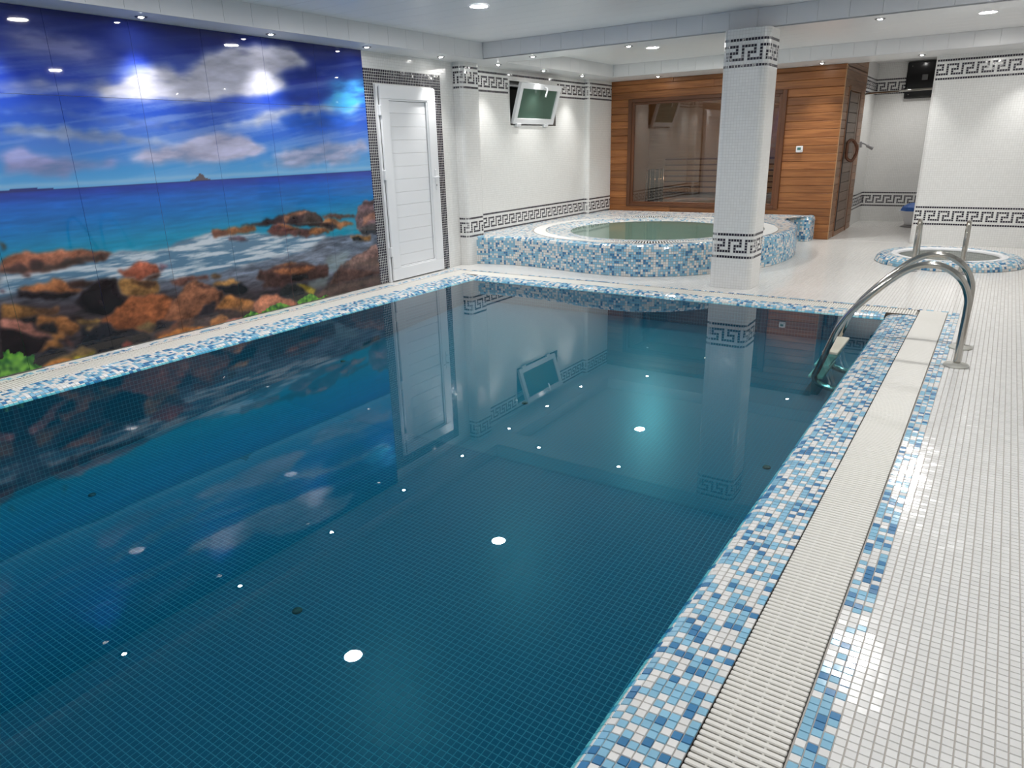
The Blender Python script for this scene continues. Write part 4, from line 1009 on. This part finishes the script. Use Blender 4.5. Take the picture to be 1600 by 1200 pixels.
# inside: backrest slats and bench
sb('backrest_gap_shadow', -5.0, SX1-.1, SYE-.10, SYE-.085, .50, 1.08, M['handle'])  # dark sheet added to put shadow into the gaps between the slats
for i in range(6): sb('backrest_slat', -5.0, SX1-.1, SYE-.14, SYE-.115, .52+i*.092, .52+i*.092+.070, M['woodin'])
for i in range(5): sb('bench_slat', -5.0, SX1-.1, SYE-.62+i*.095, SYE-.62+i*.095+.08, .40, .43, M['woodin'])
sb('bench_front', -5.0, SX1-.1, SYE-.62, SYE-.60, .02, .39, M['woodin']); sb('bench_post', -3.33, -3.27, SYE-.12, SYE-.09, .02, 1.95, M['woodin'])
# sauna door on the side
sd = empty('sauna_door', (SX1-ox, (DY0+DY1)/2-oy, DZ0), parent=sa)
def sdb(name, x0, x1, y0, y1, z0, z1, mat, bevel=.003): return box(name, x0, x1, y0-(DY0+DY1)/2, y1-(DY0+DY1)/2, z0-DZ0, z1-DZ0, mat, sd, bevel, 1)
sdb('jamb', -.03, .005, DY0-.07, DY0-.01, 0, DZ1+.06, M['woodZ']); sdb('jamb', -.03, .012, DY1+.01, DY1+.09, 0, DZ1+.06, M['woodZ']); sdb('lintel', -.03, .012, DY0-.01, DY1+.01, DZ1+.01, DZ1+.07, M['woodY'])
sdb('dark_gap', -.03, .010, DY0-.01, DY0+.04, DZ0, DZ1, M['blackmatt'], 0)
n = 14; st = (DZ1-DZ0)/n
for i in range(n): sdb('door_board', -.03, .006, DY0+.04, DY1-.13, DZ0+i*st, DZ0+(i+1)*st-.006, M['doorwood'])
sdb('door_backing', -.034, -.0305, DY0, DY1, DZ0, DZ1, M['blackmatt'], 0); sdb('door_stile', -.03, .008, DY1-.124, DY1, DZ0, DZ1, M['doorwood']); sdb('sill', -.03, .006, DY0, DY1, 0.001, DZ0-.01, M['woodY'])
# carved ring handle
hpts = [(.075+.06*math.cos(t)*(1+.15*math.cos(3*t)), .03*math.cos(t), math.sin(t)*.145*(1+.1*math.cos(2*t+1))) for t in np.linspace(0, 2*math.pi, 25)]
link('ring_handle', tube_mesh('ring_handle', hpts, .021, M['handle'], 10, 2), sd, Matrix.Translation((0, DY0+.18-(DY0+DY1)/2, 1.17-DZ0)))
# thermostat
th = empty('thermostat', (-2.407, SY, 1.209), label='small white thermostat box on the brown sauna boards', cat='thermostat')
box('case', -.045, .045, -.03, 0, -.042, .042, M['pvc'], th, .008, 2); box('screen', -.025, .02, -.032, -.0295, -.012, .022, M['lcd'], th, .002); box('button', .022, .036, -.034, -.0295, -.03, -.018, M['grey'], th, .002)
# heater seen through the glass
he = empty('sauna_heater', (-4.72, 11.20, .02), label='dark upright sauna heater with bright vertical bars behind the glass', cat='heater')
box('body', -.09, .09, -.09, .09, 0, .92, M['blackmatt'], he, .01, 2)
bm_ = tube_mesh('bar', [(0, 0, 0), (0, 0, .93)], .008, M['chrome'], 8, 0)
for x_, y_ in ((-.11, -.11), (-.04, -.115), (.04, -.115), (.11, -.11), (.115, -.04), (.115, .05)): link('bar', bm_, he, Matrix.Translation((x_, y_, .0)))
for z in (.2, .45, .7, .9): link('band', tube_mesh('band', [(-.11, -.11, z), (.11, -.11, z), (.115, .06, z)], .005, M['chrome'], 6, 0), he)
sl = empty('sauna_fill_light', (-3.6, 10.95, 2.0), label='unseen warm fill light added inside the sauna', cat='lamp')  # unseen light added to brighten the cabin behind the glass
link('fill_glow', lathe_mesh('fill_glow', [(0, .02), (.06, .02), (.06, -.02), (.0, -.05)], emit('warm_glow', (1, .82, .62), 190), 20), sl)

# ================================================================ ALCOVE THINGS
cr = empty('curtain_rod', (-1.43, 12.3, 1.96), label='chrome shower rod across the alcove, passing the black wall panel', cat='rod')
link('bar', tube_mesh('bar', [(-.5, 0, -.008), (.512, 0, .012)], .014, M['chrome'], 12, 0), cr)
for s_, z in ((-.5, -.008), (.5, .012)): link('end_cap', tube_mesh('end_cap', [(s_-.01, 0, z), (s_+.012, 0, z)], .026, M['chrome'], 16, 0), cr)
hu = empty('wall_panel', (-1.33, 13.49, 1.9), label='black glossy rectangular panel high on the alcove wall', cat='panel')
box('body', -.2, .2, -.06, 0, 0, .535, M['black'], hu, .02, 3); box('badge', .02, .10, -.063, -.0595, .26, .34, plain('badge_grey', (.12, .12, .12), .4), hu, .004)
for x_, z in ((-.13, .47), (-.14, .06)): link('screw', lathe_mesh('screw', [(0, .003), (.006, .002), (.007, 0)], M['chrome'], 10), hu, Matrix.Translation((x_, -.06, z)) @ Matrix.Rotation(R(90), 4, 'X'))
sh = empty('hand_shower', (-1.95, 12.62, 1.22), label='grey hand shower on its bracket beside the sauna door', cat='shower')
link('arm', tube_mesh('arm', [(0, 0, .03), (.05, 0, .03), (.12, 0, -.01)], .012, M['grey'], 10, 4), sh); link('head', tube_mesh('head', [(.10, 0, .0), (.19, 0, -.05)], .026, M['grey'], 14, 0), sh)
box('bracket', 0, .03, -.03, .03, -.03, .06, M['grey'], sh, .006, 2)
bk = empty('waste_bin', (-1.10, 12.75, 0), label='white flared bin with a blue liner half hidden behind the tiled wall', cat='bin')
link('foot', lathe_mesh('foot', [(0, .03), (.09, .03), (.12, .015), (.15, 0), (0, 0)], M['grey'], 24), bk); link('bowl', lathe_mesh('bowl', [(0, .03), (.10, .03), (.10, .06), (.14, .16), (.19, .235), (.2, .245), (.185, .24), (.09, .07), (0, .06)], M['pvc'], 28), bk)
link('liner', lathe_mesh('liner', [(.18, .245), (.16, .30), (.08, .35), (.03, .36), (0, .34)], M['blue'], 9, False), bk)

# ================================================================ LAMPS
disc_me = lathe_mesh('diffuser', [(0, -.004), (.066, -.004), (.070, -.001)], M['lamp'], 32)
ring_me = lathe_mesh('trim_ring', [(.070, 0), (.070, -.006), (.080, -.006), (.086, 0)], M['pvc'], 32)
disc_far = lathe_mesh('diffuser', [(0, -.004), (.066, -.004), (.070, -.001)], M['lamp_far'], 32)
def disc(x, y, label):
    t = empty('ceiling_light', (x, y, TRAY-.001), label=label, cat='ceiling light', group='round flat ceiling lights')
    link('diffuser', disc_far if y > 7 else disc_me, t); link('trim_ring', ring_me, t)
disc(-3.72, 8.60, 'round flat ceiling light above the hot tub'); disc(-.37, 8.60, 'round flat ceiling light above the plunge pool')
disc(-3.72, 5.12, 'round flat ceiling light above the far half of the swimming pool'); disc(-3.72, 3.09, 'round flat ceiling light above the middle of the pool, mirrored in the mural')
disc(-3.72, 1.06, 'round flat ceiling light above the near end of the pool')
disc(-.37, 5.05, 'round flat ceiling light above the pool ladder'); disc(-.37, 3.05, 'round flat ceiling light above the middle of the walkway'); disc(-.37, 1.05, 'round flat ceiling light above the near end of the walkway')
sring = lathe_mesh('housing', [(.020, .0), (.022, -.004), (.036, -.006), (.042, 0)], M['ring'], 24)
sbulb = lathe_mesh('bulb', [(0, -.009), (.012, -.008), (.0195, -.002)], M['bulb'], 20)
sl_data = bpy.data.lights.new('spot_beam', 'SPOT'); sl_data.energy = SPOT_W; sl_data.spot_size = R(84); sl_data.spot_blend = 1.0; sl_data.shadow_soft_size = .025; sl_data.color = (1, .985, .955)
al_data = sl_data.copy(); al_data.energy = SPOT_W*1.2; al_data.spot_size = R(130)
def spot(x, y, label, z=SOF, tilt=(0, 0), group='small recessed spotlights', data=sl_data):
    t = empty('spotlight', (x, y, z-.0005), label=label, cat='spotlight', group=group)
    link('housing', sring, t); link('bulb', sbulb, t)
    l = bpy.data.objects.new('beam', data); C.objects.link(l); l.parent = t; l.location = (0, 0, -.03); l.rotation_euler = (tilt[0], tilt[1], 0)
names = ['first', 'second', 'third', 'fourth', 'fifth', 'sixth']
for i, y in enumerate((-.1, .95, 2.02, 3.07, 4.15)): spot(-5.1, y, 'recessed spotlight over the mural, %s one from the door' % names[4-i])
spot(-5.1, 5.23, 'recessed spotlight over the joint between mural and door border')
spot(-5.1, 6.31, 'recessed spotlight right above the white door'); spot(-5.1, 7.36, 'recessed spotlight beside the pilaster near the door')
spot(-5.1, 8.37, 'recessed spotlight above the tilted window'); spot(-5.1, 9.40, 'recessed spotlight between tilted window and sauna')
for x, l in ((-4.41, 'recessed spotlight in the beam, left end'), (-3.29, 'recessed spotlight in the beam, just left of the column'), (-1.05, 'recessed spotlight in the beam, right of the column'), (.07, 'recessed spotlight in the beam above the deck')): spot(x, 7.02, l)
for x, l in ((-4.40, 'recessed spotlight lighting the left end of the sauna boards'), (-3.29, 'recessed spotlight lighting the sauna boards behind the column'), (-2.17, 'recessed spotlight lighting the right end of the sauna boards'), (-1.05, 'recessed spotlight in front of the alcove'), (.07, 'recessed spotlight lighting the wall behind the plunge pool')): spot(x, 10.40, l)
spot(-1.35, 12.75, 'small spotlight inside the shower alcove', 2.45, data=al_data)
